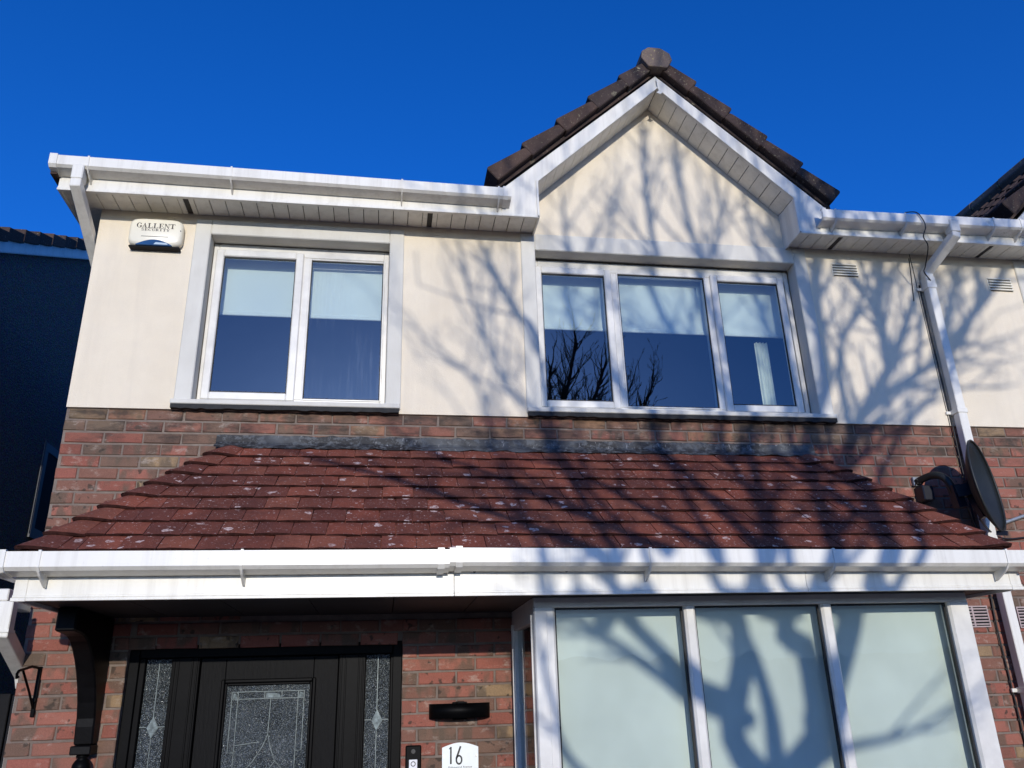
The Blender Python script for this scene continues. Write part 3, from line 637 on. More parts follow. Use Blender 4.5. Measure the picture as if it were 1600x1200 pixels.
# gutter outlet and swan-neck pipe at the left end
MB().prism([(-1.972, 2.262), (-1.972, 2.194), (-1.954, 2.178), (-1.86, 2.166), (-1.86, 2.169), (-1.95, 2.184), (-1.9685, 2.197), (-1.9685, 2.262)], -1.125, -.02).build('return_gutter', M_WHITE, cg)
d3 = MB().box(-2.30, -2.137, -.335, -.27, 2.143, 2.205).build('downpipe', M_WHITE, house, .005)
MB().box(-2.30, -2.24, -.269, .25, 2.143, 2.205).build('pipe_length', M_WHITE, d3, .005)
sqpipe(d3, 'offset_bend', [(-2.142, -.303, 2.142), (-2.142, -.303, 1.985), (-2.186, .16, 1.80), (-2.186, .20, 1.74)], .072, .066, M_WHITE)
sqpipe(d3, 'pipe_length', [(-2.186, .20, 1.739), (-2.186, .20, GZ)], .06, .06, M_WHITE)
MB().box(-2.182, -2.102, -.342, -.262, 1.985, 2.0).build('pipe_collar', M_WHITE, d3)

# ================================================================== BAY WINDOW
YB = -.76; bay = MB()
bay.box(.56, 3.03, YB, YB+.07, 2.028, 2.079); bayo = bay.build('bay_window', M_WINDOW, house, .003)
bayo['label'] = 'white framed bay window with pale screened panes'
def post(x0, x1, ch=.012):
    mb = MB().prism([(x0, YB+.075), (x0, YB+.006), (x0+.006, YB-.0015), (x0+(x1-x0)*.58, YB-.0015), (x0+(x1-x0)*.60, YB+.002), (x1-ch, YB+.002), (x1, YB+.014), (x1, YB+.075)], .42, 2.0275, 'z'); return mb.build('post', M_WINDOW, bayo)
def mull(x0, x1):
    mb = MB().prism([(x0, YB+.07), (x0, YB+.012), (x0+.012, YB), (x1-.012, YB), (x1, YB+.012), (x1, YB+.07)], .42, 2.0275, 'z'); return mb.build('mullion', M_WINDOW, bayo)
post(.560, .672); mull(1.370, 1.432); mull(2.150, 2.212)
mb = MB().prism([(2.912, YB+.075), (2.912, YB+.014), (2.924, YB), (3.03, YB), (3.03, YB+.075)], .42, 2.0275, 'z'); mb.build('post', M_WINDOW, bayo)
for a, b in ((.672, 1.370), (1.432, 2.150), (2.212, 2.912)):
    s = MB(); framed(s, a+.0005, b-.0005, .455, 2.0275, YB+.03, YB+.05, .010); s.build('gasket', M_GASKET, bayo)
    B('glass_pane', M_BAYGLASS, bayo, a+.010, b-.010, YB+.036, YB+.044, .465, 2.018)
    B('roller_screen', M_FILM, bayo, a-.030, b+.030, YB+.115, YB+.118, .46, 2.06)
    B('sill_rail', M_WINDOW, bayo, a, b, YB+.002, YB+.07, .42, .455)
for xs, sg in ((.56, 1), (3.03, -1)):   # returns of the bay to the wall
    f = MB()
    def sb(x0, x1, *r): f.box(*sorted((xs+sg*x0, xs+sg*x1)), *r)
    sb(0, .06, YB+.076, YB+.10, .42, 2.079); sb(0, .06, -.085, -.001, .42, 2.079); sb(0, .05, YB+.101, -.086, 1.965, 2.079); sb(0, .05, YB+.101, -.086, .42, .50)
    sb(-.012, -.0005, -.070, -.045, .5, 2.0); sb(-.008, -.0005, YB+.060, YB+.074, .5, 2.0)
    f.build('side_frame', M_WINDOW, bayo)
    g_ = MB().box(*sorted((xs+sg*.02, xs+sg*.026)), YB+.101, -.086, .50, 1.965); g_.build('side_pane', M_GLASS, bayo)
    B('side_screen', M_VOID, bayo, *sorted((xs+sg*.10, xs+sg*.104)), YB+.12, -.0, .42, 2.06)
B('bay_base', M_MORTAR, bayo, .58, 3.01, YB+.02, -.001, GZ-.2, .36); B('bay_sill', M_WINDOW, bayo, .53, 3.06, YB-.05, -.001, .361, .419, .006)
lay = [(x, z, wd) for x, z, wd in spans_to_bricks([(.58, 3.01, GZ-.2, .36)], -2.025)]
me_v = MB(); rv = []
for x, z, wd in lay:
    me = brickmesh(wd, 0); k = len(me_v.v); me_v.v += [(v.co.x+x, v.co.y+YB+.013, v.co.z+z) for v in me.vertices]; me_v.f += [tuple(k+i for i in p.vertices) for p in me.polygons]; rv += [rnd.random()]*len(me.polygons)
me = bpy.data.meshes.new('brick_courses'); me.from_pydata(me_v.v, [], me_v.f); a = me.attributes.new('rnd', 'FLOAT', 'FACE')
for i, q in enumerate(rv): a.data[i].value = q
tag(add('brick_courses', me, M_BRICK, bayo), kind='stuff')

# ================================================================== FRONT DOOR
ds = MB(); Y0, Y1 = .045, .12; ZD0, ZD1 = GZ+.12, 1.862; DX = -.8365
framed(ds, -1.604, -.089, ZD0, 1.929, Y0, Y1, .055, .055, .05, .067)
for s in (-1, 1):
    a, b = sorted((DX+s*.385, DX+s*.538)); ds.box(a, b, Y0, Y1, ZD0+.05, ZD1)
    a, b = sorted((DX+s*.680, DX+s*.7125)); ds.box(a, b, Y0+.01, Y1, ZD0+.05, ZD1)
doorset = ds.build('front_door', M_BLACK, house, .004); doorset['label'] = 'black front door with leaded glass and sidelights'
for s in (-1, 1):
    for q in (.40, .425, .50, .522):
        x = DX+s*q; B('frame_bead', M_BLACK, doorset, x-.005, x+.005, Y0-.006, Y0-.0005, ZD0+.05, ZD1, .002)
    a, b = sorted((DX+s*.5385, DX+s*.6795)); gl = B('sidelight', M_DOORGLASS, doorset, a+.003, b-.003, .078, .086, ZD0+.06, ZD1-.005)
    cx = (a+b)/2; zc = 1.50
    MB().tube([(cx, .075, ZD0+.1), (cx, .075, zc-.055)], .003, 6).tube([(cx, .075, zc+.055), (cx, .075, ZD1-.01)], .003, 6).build('lead_came', M_CAME, gl)
    MB().prism([(cx, zc+.055), (cx+.028, zc), (cx, zc-.055), (cx-.028, zc)], .070, .077).build('bevelled_diamond', M_BEVELGLASS, gl)
    c2 = MB().tube([(cx, .073, zc+.058), (cx+.031, .073, zc), (cx, .073, zc-.058), (cx-.031, .073, zc), (cx, .073, zc+.058)], .0032, 6)
    c2.tube([(a+.004, .073, zc+.004), (cx-.031, .073, zc+.004)], .0032, 6).tube([(cx+.031, .073, zc+.004), (b-.004, .073, zc+.004)], .0032, 6).build('lead_came', M_CAME, gl)
leaf = MB(); framed(leaf, DX-.381, DX+.381, ZD0+.055, ZD1-.004, .062, .11, .137, .137, .25, .135); leafo = leaf.build('door_leaf', M_DOOR, doorset, .003)
gx0, gx1, gz1 = DX-.243, DX+.243, 1.722
s = MB(); framed(s, gx0-.018, gx1+.018, .92, gz1+.018, .044, .0615, .020); s.build('glazing_moulding', M_BLACK, leafo, .005)
s = MB(); framed(s, gx0+.002, gx1-.002, .94, gz1-.002, .052, .0615, .014); s.build('glazing_moulding', M_BLACK, leafo, .004)
dgl = B('leaded_glass', M_DOORGLASS, leafo, gx0+.012, gx1-.012, .066, .074, .95, gz1-.012)
t = MB(); zt = gz1-.05; r_ = .0024
L0, L1, Ri, R0 = gx0+.045, gx0+.078, gx1-.078, gx1-.045
def came(*p): t.tube([(x, .063, z) for x, z in p], r_, 6)
came((L0, zt), (R0, zt)); came((L0, zt-.038), (R0, zt-.038)); came((L0, zt), (L0, 1.36), (L1, 1.36)); came((L1, zt), (L1, 1.0)); came((R0, zt), (R0, 1.36), (Ri, 1.36)); came((Ri, zt), (Ri, 1.0))
came((DX-.02, zt), (DX-.02, zt-.038)); came((DX+.075, zt), (DX+.075, zt-.038)); came((DX+.015, zt-.038), (DX+.012, 1.45))
came((DX+.012, 1.45), (DX-.01, 1.39), (DX-.06, 1.31), (DX-.10, 1.27), (DX-.12, 1.2)); came((DX+.012, 1.45), (DX+.03, 1.38), (DX+.06, 1.31), (DX+.10, 1.27), (DX+.12, 1.2)); came((DX+.06, 1.31), (DX+.02, 1.26), (DX-.02, 1.25)); came((L1, 1.395), (DX-.03, 1.41))
t.build('lead_came', M_CAME, dgl)
for a, b in ((DX-.015, DX+.07), (L0+.004, L1-.004), (Ri+.004, R0-.004)): MB().prism([(a, zt-.034), (b, zt-.034), (b-.01 if b-a > .05 else b, zt-.014), (a+.004, zt-.005)], .060, .065).build('bevelled_piece', M_BEVELGLASS, dgl)
MB().prism([(DX-.07, 1.27), (DX-.045, 1.285), (DX-.03, 1.27), (DX-.05, 1.25)], .058, .065).build('bevelled_piece', M_BEVELGLASS, dgl)
B('door_back', M_VOID, doorset, -1.6, -.095, .121, .13, ZD0, 1.925)
B('doorstep', M_FOOTPATH, house, -1.85, .2, -.5, .04, GZ-.1, ZD0-.001, .01)
# timber canopy bracket on the left pier
bx0, bx1 = -1.79, -1.695; prof = [(0.0, 2.079), (0.0, 1.43), (-.085, 1.43), (-.10, 1.52)]
for i in range(9):
    q = i/8; prof.append((-.10-.40*(1-math.cos(q*math.pi/2))-.05*math.sin(q*math.pi), 1.56+.40*math.sin(q*math.pi/2)))
prof += [(-.60, 1.965), (-.60, 2.079)]
gb = MB().prism(prof, bx0, bx1, 'x').build('canopy_bracket', M_BLACKWOOD, house, .008)
MB().box(bx0-.004, bx1+.004, -.115, -.0, 1.385, 1.429).build('bracket_block', M_BLACKWOOD, gb, .005)
fin = MB(); zz = [1.384, 1.376, 1.368, 1.355, 1.34, 1.322, 1.304, 1.292, 1.28]; rr = [.03, .032, .022, .034, .043, .046, .04, .026, .008]
fin.tube([(-1.742, -.06, z) for z in zz], rr, 16); fin.build('turned_finial', M_BLACK, gb, smooth=True)
# small vents in the walls
def louvre(parent, x0, x1, z0, z1, n=5):
    v = B('louvre_vent', M_VENTCR, parent, x0, x1, -.016, -.0125, z0, z1)
    for i in range(n):
        z = z1-(i+.5)*(z1-z0)/n; h = (z1-z0)/n
        MB().prism([(-.0165, z+h*.42), (-.030, z-h*.22), (-.030, z-h*.30), (-.0165, z-h*.26)], x0+.006, x1-.006, 'x').build('slat', M_VENTCR, v)
        B('slot', M_VOID, v, x0+.008, x1-.008, -.0175, -.0162, z-h*.48, z-h*.28)
louvre(house, 3.093, 3.307, 4.508, 4.620); louvre(nextdoor, 4.396, 4.606, 4.446, 4.564)
def airbrick(parent, x0, x1, z0, z1):
    v = B('air_brick', M_VOID, parent, x0+.004, x1-.004, -.004, .0, z0+.004, z1-.004); s = MB(); framed(s, x0, x1, z0, z1, -.012, -.0015, .008); s.box((x0+x1)/2-.006, (x0+x1)/2+.006, -.011, -.0015, z0+.008, z1-.008)
    s.build('vent_frame', M_VENTBR, v)
    for i in range(1, 7): z = z0+(z1-z0)*i/7; B('vent_bar', M_VENTBR, v, x0+.008, x1-.008, -.0105, -.002, z-.004, z+.004)
airbrick(house, 3.515, 3.738, 1.940, 2.076); airbrick(nextdoor, 3.95, 4.18, 1.93, 2.066)

# ================================================================== LEFT NEIGHBOUR
nb = thing('neighbouring_house', 'dark shaded pebbledash gable end of the house beyond the left corner', 'house', (-7, 4, GZ))
NX = -3.6; tp = math.tan(R(28.2)); vz = lambda y: 5.35+(y-1.75)*tp    # underside of the barge along the flank
mb = MB(); yA, yR, yE = .4, 5.2, 10.0
mb.prism([(yA, GZ-.2), (yE, GZ-.2), (yE, vz(yA)), (yR, vz(yR)), (yA, vz(yA))], NX-.25, NX, 'x'); mb.box(-11, NX-.251, yA, yA+.25, GZ-.2, vz(yA)); nbw = mb.build('wall', M_PEBBLE, nb)
for sg in (0, 1):
    mir = (lambda y: y) if not sg else (lambda y: 2*yR-y)
    MB().prism([(mir(yA-.3), vz(yA-.3)), (mir(yR), vz(yR)), (mir(yR), vz(yR)+.125), (mir(yA-.3), vz(yA-.3)+.125)], NX+.02, NX+.045, 'x').build('barge_board', M_WHITE, nb)
    MB().prism([(mir(yA-.3), vz(yA-.3)+.01), (mir(yR), vz(yR)+.01), (mir(yR), vz(yR)+.03), (mir(yA-.3), vz(yA-.3)+.03)], NX+.0455, NX+.058, 'x').build('barge_trim', M_WHITE, nb)
    rf = MB().prism([(mir(yA-.35), vz(yA-.35)+.14), (mir(yR), vz(yR)+.14), (mir(yR), vz(yR)+.22), (mir(yA-.35), vz(yA-.35)+.22)], -11, NX+.02, 'x').build('roof', M_DARKTILE, nb)
    n = 19; st = (yR-yA+.35)/n
    for i in range(n):
        y0 = yA-.35+i*st; y1 = y0+st
        MB().prism([(mir(y0-.02), vz(y0)+.118), (mir(y1), vz(y1)+.108), (mir(y1), vz(y1)+.205), (mir(y0-.02), vz(y0)+.247)], NX-.05, NX+.075+(i % 2)*.004, 'x').build('verge_tile', M_DARKTILE, rf, .004)
nw = B('window', M_VOID, nb, NX+.001, NX+.003, 3.36, 4.48, 3.20, 4.12)
s = MB(); framed_x = [(3.36, 3.44, 3.20, 4.12), (4.40, 4.48, 3.20, 4.12), (3.44, 4.40, 4.04, 4.12), (3.44, 4.40, 3.20, 3.27)]
for ya, yb, za, zb in framed_x: s.box(NX+.0035, NX+.010, ya, yb, za, zb)
s.build('frame', M_FRAMEGREY, nw); MB().box(NX+.001, NX+.009, 3.335, 3.343, 3.18, 4.14).build('reveal_trim', M_FRAMEGREY, nw); B('sill', M_FRAMEGREY, nw, NX+.001, NX+.02, 3.33, 4.5, 3.165, 3.195)
B('glass_pane', M_VOID, nw, NX+.0032, NX+.0034, 3.44, 4.40, 3.27, 4.04)
# side gate between the houses
gate = thing('side_gate', 'dark vertical board side gate between the two houses', 'gate', (-2.6, .3, GZ))
for i in range(13):
    x = -3.50+i*.102; me = MB().box(x, x+.094, .29, .315, GZ+.05, 1.695+(i % 3)*.004).build('board', M_GATE, gate, .004)
for z in (.3, 1.3): B('rail', M_GATE, gate, -3.5, -2.18, .316, .35, z, z+.09)

# ================================================================== THINGS ON THE WALLS
# alarm box
al = thing('alarm_box', 'cream burglar alarm box printed GALLENT SECURITY with blue strobe under the eaves', 'alarm box', (-1.77, 0, 4.44))
def loft(rows, n=28, expo=4.0):
    # rows: (y, cx, cz, hx, hz)
    mb = MB()
    for (y, cx, cz, hx, hz) in rows:
        for i in range(n):
            t = 2*math.pi*i/n; c_, s_ = math.cos(t), math.sin(t)
            mb.v.append((cx+hx*math.copysign(abs(c_)**(2/expo), c_), y, cz+hz*math.copysign(abs(s_)**(2/expo), s_)))
    for j in range(len(rows)-1):
        for i in range(n): mb.f.append((j*n+i, j*n+(i+1) % n, (j+1)*n+(i+1) % n, (j+1)*n+i))
    mb.f.append(tuple(range(n))); mb.f.append(tuple((len(rows)-1)*n+i for i in range(n-1, -1, -1)))
    return mb
cz = 4.548; CXA = -1.770
loft([(-.013, CXA, cz, .168, .100), (-.05, CXA, cz, .172, .104), (-.068, CXA, cz+.002, .166, .098), (-.077, CXA, cz+.004, .152, .085)], 32, 5).build('casing', M_ALARM, al, smooth=True)
B('back_plate', M_VOID, al, CXA-.160, CXA+.160, -.066, -.0125, cz-.112, cz-.1, .004)
lens = [(CXA-.115, cz-.1035)]+[(CXA-.115+.23*i/12, cz-.1+.040*math.sin(math.pi*i/12)) for i in range(13)]+[(CXA+.115, cz-.1035)]
MB().prism(lens, -.0795, -.058).build('strobe_lens', M_LENS, al, .003)
MB().prism([(CXA+.0, cz-.098), (CXA+.09, cz-.098), (CXA+.08, cz-.085), (CXA+.012, cz-.082)], -.0815, -.0796).build('lens_glint_panel', M_LENSHI, al)  # pale shape painted in as a highlight on the lens
B('casing_groove', M_PRINT, al, CXA-.085, CXA+.085, -.0782, -.077, cz-.040, cz-.0365)
def strokes(mb, segs, ox, oz, sx, sz, y, th):
    # segs: list of polygons in unit coords
    for poly in segs: mb.prism([(ox+x*sx, oz+z*sz) for x, z in poly], y-th, y)
def bar(x0, z0, x1, z1): return [(x0, z0), (x1, z0), (x1, z1), (x0, z1)]
def arc(cx, cz_, rx, rz, a0, a1, thick, thin, n=12):
    o, i_ = [], []
    for k in range(n+1):
        t = R(a0+(a1-a0)*k/n); wv = thin+(thick-thin)*abs(math.cos(t)); o.append((cx+rx*math.cos(t), cz_+rz*math.sin(t))); i_.append((cx+(rx-wv)*math.cos(t), cz_+(rz-max(thin, wv*.45))*math.sin(t)))
    out = []
    for k in range(n): out.append([o[k], o[k+1], i_[k+1], i_[k]])
    return out
K, H_, S_ = .24, .07, .07
GL = {'L': [bar(.14, 0, .14+K, 1), bar(0, 0, .5, H_), bar(0, 1-H_, .52, 1), bar(.5, 0, .92, H_), [(.80, H_), (.92, H_), (.95, .30), (.88, .30)]],
 'E': [bar(.12, 0, .12+K, 1), bar(0, 0, .9, H_), bar(0, 1-H_, .88, 1), bar(.36, .47, .70, .54), [(.78, H_), (.9, H_), (.95, .28), (.88, .28)], [(.78, 1-H_), (.88, 1-H_), (.90, .74), (.84, .74)], bar(.66, .38, .72, .63)],
 'A': [[(.06, .0), (.14, .0), (.50, .86), (.46, 1.0)], [(.60, 0), (.86, 0), (.52, 1), (.44, 1)], bar(.2, .30, .68, .37), bar(-.04, 0, .26, H_), bar(.50, 0, .98, H_)],
 'N': [bar(.10, 0, .18, 1), [(.02, 1), (.28, 1), (.90, 0), (.78, 0)], bar(.80, 0, .88, 1), bar(-.02, 0, .30, H_), bar(.68, 1-H_, 1.0, 1), bar(-.04, 1-H_, .2, 1)],
 'T': [bar(.38, 0, .38+K, 1), bar(.22, 0, .78, H_), bar(.02, 1-H_, .98, 1), [(.02, 1), (.09, 1), (.06, .72), (.0, .72)], [(.91, 1), (.98, 1), (1.0, .72), (.94, .72)]],
 'I': [bar(.38, 0, .38+K, 1), bar(.2, 0, .8, H_), bar(.2, 1-H_, .8, 1)],
 'R': [bar(.12, 0, .12+K, 1), bar(0, 0, .48, H_), bar(0, 1-H_, .5, 1), bar(.3, .46, .5, .53), [(.44, .5), (.66, .5), (1.0, 0), (.76, 0)]]+arc(.48, .73, .34, .27, -90, 90, .22, .07),
 'Y': [bar(.38, 0, .38+K, .46), bar(.22, 0, .78, H_), [(.06, 1), (.32, 1), (.60, .46), (.38, .46)], [(.84, 1), (.92, 1), (.60, .42), (.54, .46)], bar(-.04, 1-H_, .42, 1), bar(.68, 1-H_, 1.02, 1)],
 'U': [bar(.12, .3, .12+K, 1), bar(.80, .3, .88, 1), bar(0, 1-H_, .48, 1), bar(.66, 1-H_, 1.0, 1)]+arc(.50, .32, .38, .34, 180, 360, .2, .08),
 'G': arc(.5, .5, .5, .52, 42, 322, K, H_, 20)+[bar(.72, .05, .72+K*.9, .44), bar(.56, .38, 1.05, .44), [(.80, .70), (.88, .68), (.90, 1.0), (.84, 1.0)]],
 'C': arc(.5, .5, .5, .52, 42, 318, K, H_, 20)+[[(.80, .70), (.88, .68), (.90, 1.0), (.84, 1.0)]],
 'S': arc(.5, .75, .36, .27, 40, 270, .2, .09, 12)+arc(.5, .25, .38, .27, -140, 90, .2, .09, 14)+[bar(.78, .72, .84, 1.0), bar(.12, 0, .18, .28)]}
def word(mb, txt, x0, x1, z0, h, y, th=.0008, gap=.12, slope=0):
    n = len(txt); cw = (x1-x0)/(n+gap*(n-1))
    for i, ch in enumerate(txt): strokes(mb, GL[ch], x0+i*cw*(1+gap), z0+slope*i, cw, h, y, th)
mb = MB(); word(mb, 'GALLENT', CXA-.122, CXA+.120, cz+.026, .036, -.0775, gap=.08); mb.build('lettering', M_PRINT, al)
mb = MB(); word(mb, 'SECURITY', CXA-.092, CXA+.088, cz+.004, .017, -.0775, gap=.12); mb.build('lettering', M_PRINT, al)
B('casing_screw', M_PRINT, al, CXA+.154, CXA+.160, -.0765, -.068, cz+.012, cz+.018)
# satellite dish
di = thing('satellite_dish', 'dark grey satellite dish on a bent arm in front of the downpipe', 'satellite dish', (3.42, -.01, 2.88))
nrm = Vector((.60, -.79, .07)).normalized(); cen = Vector((3.655, -.37, 2.80)); zu = Vector((0, 0, 1)); uu = (zu-nrm*zu.dot(nrm)).normalized(); vv = nrm.cross(uu)
mb = MB(); nr, na = 7, 36; rx, rz = .25, .305
for side, off in ((0, 0), (1, -.006)):
    for j in range(nr+1):
        q = j/nr
        for i in range(na):
            t = 2*math.pi*i/na; dpt = -.085*(1-q*q)+off
            mb.v.append(tuple(cen+vv*(rx*q*math.cos(t))+uu*(rz*q*math.sin(t))+nrm*dpt))
for side in (0, 1):
    b = side*(nr+1)*na
    for j in range(nr):
        for i in range(na): mb.f.append((b+j*na+i, b+j*na+(i+1) % na, b+(j+1)*na+(i+1) % na, b+(j+1)*na+i))
e0, e1 = nr*na, (nr+1)*na+nr*na
for i in range(na): mb.f.append((e0+i, e0+(i+1) % na, e1+(i+1) % na, e1+i))
mb.build('reflector', M_DISH, di, smooth=True)
rim = MB(); pts = [cen+vv*(rx*math.cos(2*math.pi*i/na))+uu*(rz*math.sin(2*math.pi*i/na)) for i in range(na+1)]; rim.tube(pts, .008, 6, False); rim.build('rim', M_DISH, di, smooth=True)
bk = cen-nrm*.10
MB().tube([bk-uu*.20+nrm*.03, bk-uu*.06, bk+uu*.06], .028, 4, sq=True).build('back_rail', M_NAVY, di)
cl = Vector((3.50, -.26, 2.775))
MB().tube([bk, cl], .055, 4, sq=True).build('clamp', M_NAVY, di); MB().tube([cl+Vector((.02, 0, -.10)), cl+Vector((.0, 0, .05))], .042, 4, sq=True).build('clamp_plate', M_NAVY, di)
pl = Vector((3.415, -.02, 2.905)); pts = []
for i in range(13):
    q = i/12; p = (1-q)**3*cl+3*(1-q)**2*q*Vector((3.47, -.26, 2.95))+3*(1-q)*q*q*Vector((3.44, -.13, 2.93))+q**3*pl; pts.append(p)
MB().tube(pts, .025, 10).build('mast', M_DISH, di, smooth=True)
wp = MB().box(3.388, 3.44, -.030, -.006, 2.88, 2.942).build('wall_plate', M_GALV, di, .003)
for x in (3.395, 3.415, 3.432):
    for z in (2.890, 2.915): MB().tube([(x, -.034, z), (x, -.06, z)], .005, 6).build('bolt', M_CABLE, wp)
MB().tube([cen-uu*.31-nrm*.03, cen-uu*.325+nrm*.03], .02, 4, sq=True).build('arm_socket', M_NAVY, di)
B('wall_bracket', M_NAVY, di, 3.395, 3.475, -.10, -.006, 2.765, 2.868, .006)
# cables
def cable(pts, r, label, m=M_CABLE, sm=6):
    P = [Vector(p) for p in pts]; out = []
    for i in range(len(P)-1):
        a, b, c_, d = P[max(i-1, 0)], P[i], P[i+1], P[min(i+2, len(P)-1)]
        for k in range(sm):
            t = k/sm; out.append(.5*((2*b)+(-a+c_)*t+(2*a-5*b+4*c_-d)*t*t+(-a+3*b-3*c_+d)*t**3))
    out.append(P[-1]); return tag(MB().tube(out, r, 6).build('cable', m, smooth=True), label, 'cable')
def cy(u, v, Y): return tuple(onY(u, v, Y))
cable([cy(1414, 332, -.35), cy(1432, 332, -.365), cy(1443, 345, -.37), cy(1446, 356, -.375), cy(1443, 370, -.36), cy(1450, 385, -.34), cy(1446, 415, -.22), cy(1444, 425, -.15), cy(1454, 438, -.10)], .0045, 'black cable looped over the gutter and hanging by the downpipe bend')
cable([cy(1420, 404, -.016), cy(1423, 425, -.016), cy(1428, 470, -.018)], .003, 'thin loose wire hanging below the eaves left of the downpipe')
cable([(3.795, -.02, 4.46), (3.793, -.02, 4.0), (3.795, -.02, 3.4), (3.794, -.012, 2.9), (3.795, -.012, 2.3), (3.775, -.012, 2.0), (3.78, -.012, 1.5), (3.78, -.012, .9)], .006, 'black cable running down the left edge of the long downpipe')
cable([tuple(bk-uu*.2), cy(1545, 828, -.12), cy(1558, 838, -.05), cy(1575, 842, -.02), cy(1600, 840, -.014), cy(1640, 836, -.014)], .006, 'black cable sagging right from the bottom of the dish')
cable([tuple(cl), cy(1512, 795, -.2), cy(1519, 812, -.15), cy(1526, 835, -.10), (3.70, -.03, 2.40)], .005, 'black cable dropping from the dish clamp to the canopy hip')
tag(MB().tube([cy(1540, 825, -.02), cy(1560, 820, -.02), cy(1600, 806, -.018), cy(1640, 792, -.018)], .012, 8).build('conduit', M_GALV, smooth=True), 'grey conduit running up to the right across brick beside the dish', 'conduit')
# wall lamp
lp = thing('wall_lamp', 'black half drum wall light above the house number', 'wall light', (.242, 0, 1.50))
mb = MB(); n = 18; oc = []
for th, z0, z1 in ((0, 1.505, 1.579),):
    o = [(.242+.175*math.cos(R(180+180*i/n)), -.004+.105*math.sin(R(180+180*i/n))) for i in range(n+1)]; i_ = [(.242+.170*math.cos(R(180+180*i/n)), -.004+.100*math.sin(R(180+180*i/n))) for i in range(n+1)]
    mb.prism(o+i_[::-1], 1.500, 1.578, 'z')
mb.build('shade', M_BLACK, lp, smooth=True); B('back_plate', M_BLACK, lp, .20, .285, -.012, -.002, 1.49, 1.585, .003); B('lamp_body', M_BLACK, lp, .215, .27, -.08, -.0125, 1.515, 1.56, .006); B('arm', M_BLACK, lp, .222, .262, -.10, -.004, 1.575, 1.588, .002)
# number plate
npl = thing('number_plate', 'white curved house number plate reading 16', 'number plate', (.244, 0, 1.20))
top = [(.142+.204*i/12, 1.347+.024*math.sin(math.pi*i/12)) for i in range(13)]; bot = [(.346-.204*i/12, 1.236-.024*math.sin(math.pi*i/12)) for i in range(13)]
MB().prism(top+bot, -.016, -.009).build('plate', M_SIGN, npl); 
mb = MB(); y = -.0163
mb.prism([(.186, 1.262), (.196, 1.262), (.196, 1.350), (.187, 1.350)], y-.0006, y); mb.prism([(.180, 1.341), (.190, 1.350), (.190, 1.344), (.183, 1.337)], y-.0006, y)
n = 24; o = [(.237+.0195*math.cos(2*math.pi*i/n), 1.2825+.0255*math.sin(2*math.pi*i/n)) for i in range(n)]; i_ = [(.237+.0105*math.cos(2*math.pi*i/n), 1.2825+.0162*math.sin(2*math.pi*i/n)) for i in range(n)]
for k in range(n): mb.prism([o[k], o[(k+1) % n], i_[(k+1) % n], i_[k]], y-.0006, y)
mb.prism([(.2170, 1.290), (.2265, 1.286), (.251, 1.350), (.2415, 1.354)], y-.0006, y); mb.build('numerals', M_PRINTBLK, npl)
tc = bpy.data.curves.new('street', 'FONT'); tc.body = 'Ridgewood Avenue'; tc.size = .0165; tc.align_x = 'CENTER'; tc.space_character = 1.02
to = bpy.data.objects.new('street', tc); COL.objects.link(to); bpy.context.view_layer.update()
tme = bpy.data.meshes.new_from_object(to.evaluated_get(bpy.context.evaluated_depsgraph_get())); bpy.data.objects.remove(to)
tme.materials.clear(); add('lettering', tme, M_PRINT, npl, (.243, -.0166, 1.240), (R(90), 0, 0))
for x in (.152, .334): MB().tube([(x, -.009, 1.301), (x, -.020, 1.301)], .0062, 10).build('screw', M_BOLT, npl)
# doorbell
db = thing('doorbell', 'black slim doorbell with silver button beside the door frame', 'doorbell', (-.018, 0, 1.15))
B('body', M_BLACK, db, -.062, .026, -.026, -.006, 1.19, 1.366, .006); bt = B('button_panel', M_BUTTON, db, -.042, .004, -.030, -.0265, 1.21, 1.294, .003)
n = 20; mb = MB(); o = [(-.019+.0135*math.cos(2*math.pi*i/n), 1.272+.0135*math.sin(2*math.pi*i/n)) for i in range(n)]; i_ = [(-.019+.0095*math.cos(2*math.pi*i/n), 1.272+.0095*math.sin(2*math.pi*i/n)) for i in range(n)]
for k in range(n): mb.prism([o[k], o[(k+1) % n], i_[(k+1) % n], i_[k]], -.0315, -.0302)
mb.build('button_ring', M_PRINTBLK, bt); MB().tube([(-.019, -.0265, 1.335), (-.019, -.028, 1.335)], .012, 14).build('camera_lens', M_PRINTBLK, db)
# hanging basket bracket on the pier
hb = thing('basket_bracket', 'black iron hanging basket bracket on the left brick pier', 'bracket', (-2.04, 0, 1.56))
B('wall_bar', M_BLACK, hb, -2.052, -2.032, -.016, -.004, 1.575, 1.83, .002)
MB().tube([(-2.042, -.016, 1.822), (-2.042, -.12, 1.826), (-2.045, -.27, 1.80)], .007, 6).build('arm', M_BLACK, hb); MB().tube([(-2.042, -.018, 1.62), (-2.043, -.10, 1.70), (-2.044, -.22, 1.80)], .006, 6).build('brace', M_BLACK, hb)
MB().tube([(-2.045, -.27, 1.80), (-2.046, -.285, 1.785), (-2.046, -.28, 1.765), (-2.045, -.265, 1.77)], .007, 6).build('hook', M_BLACK, hb); MB().tube([(-2.042, -.016, 1.66), (-2.042, -.03, 1.66)], .012, 8).build('scroll_boss', M_BLACK, hb)

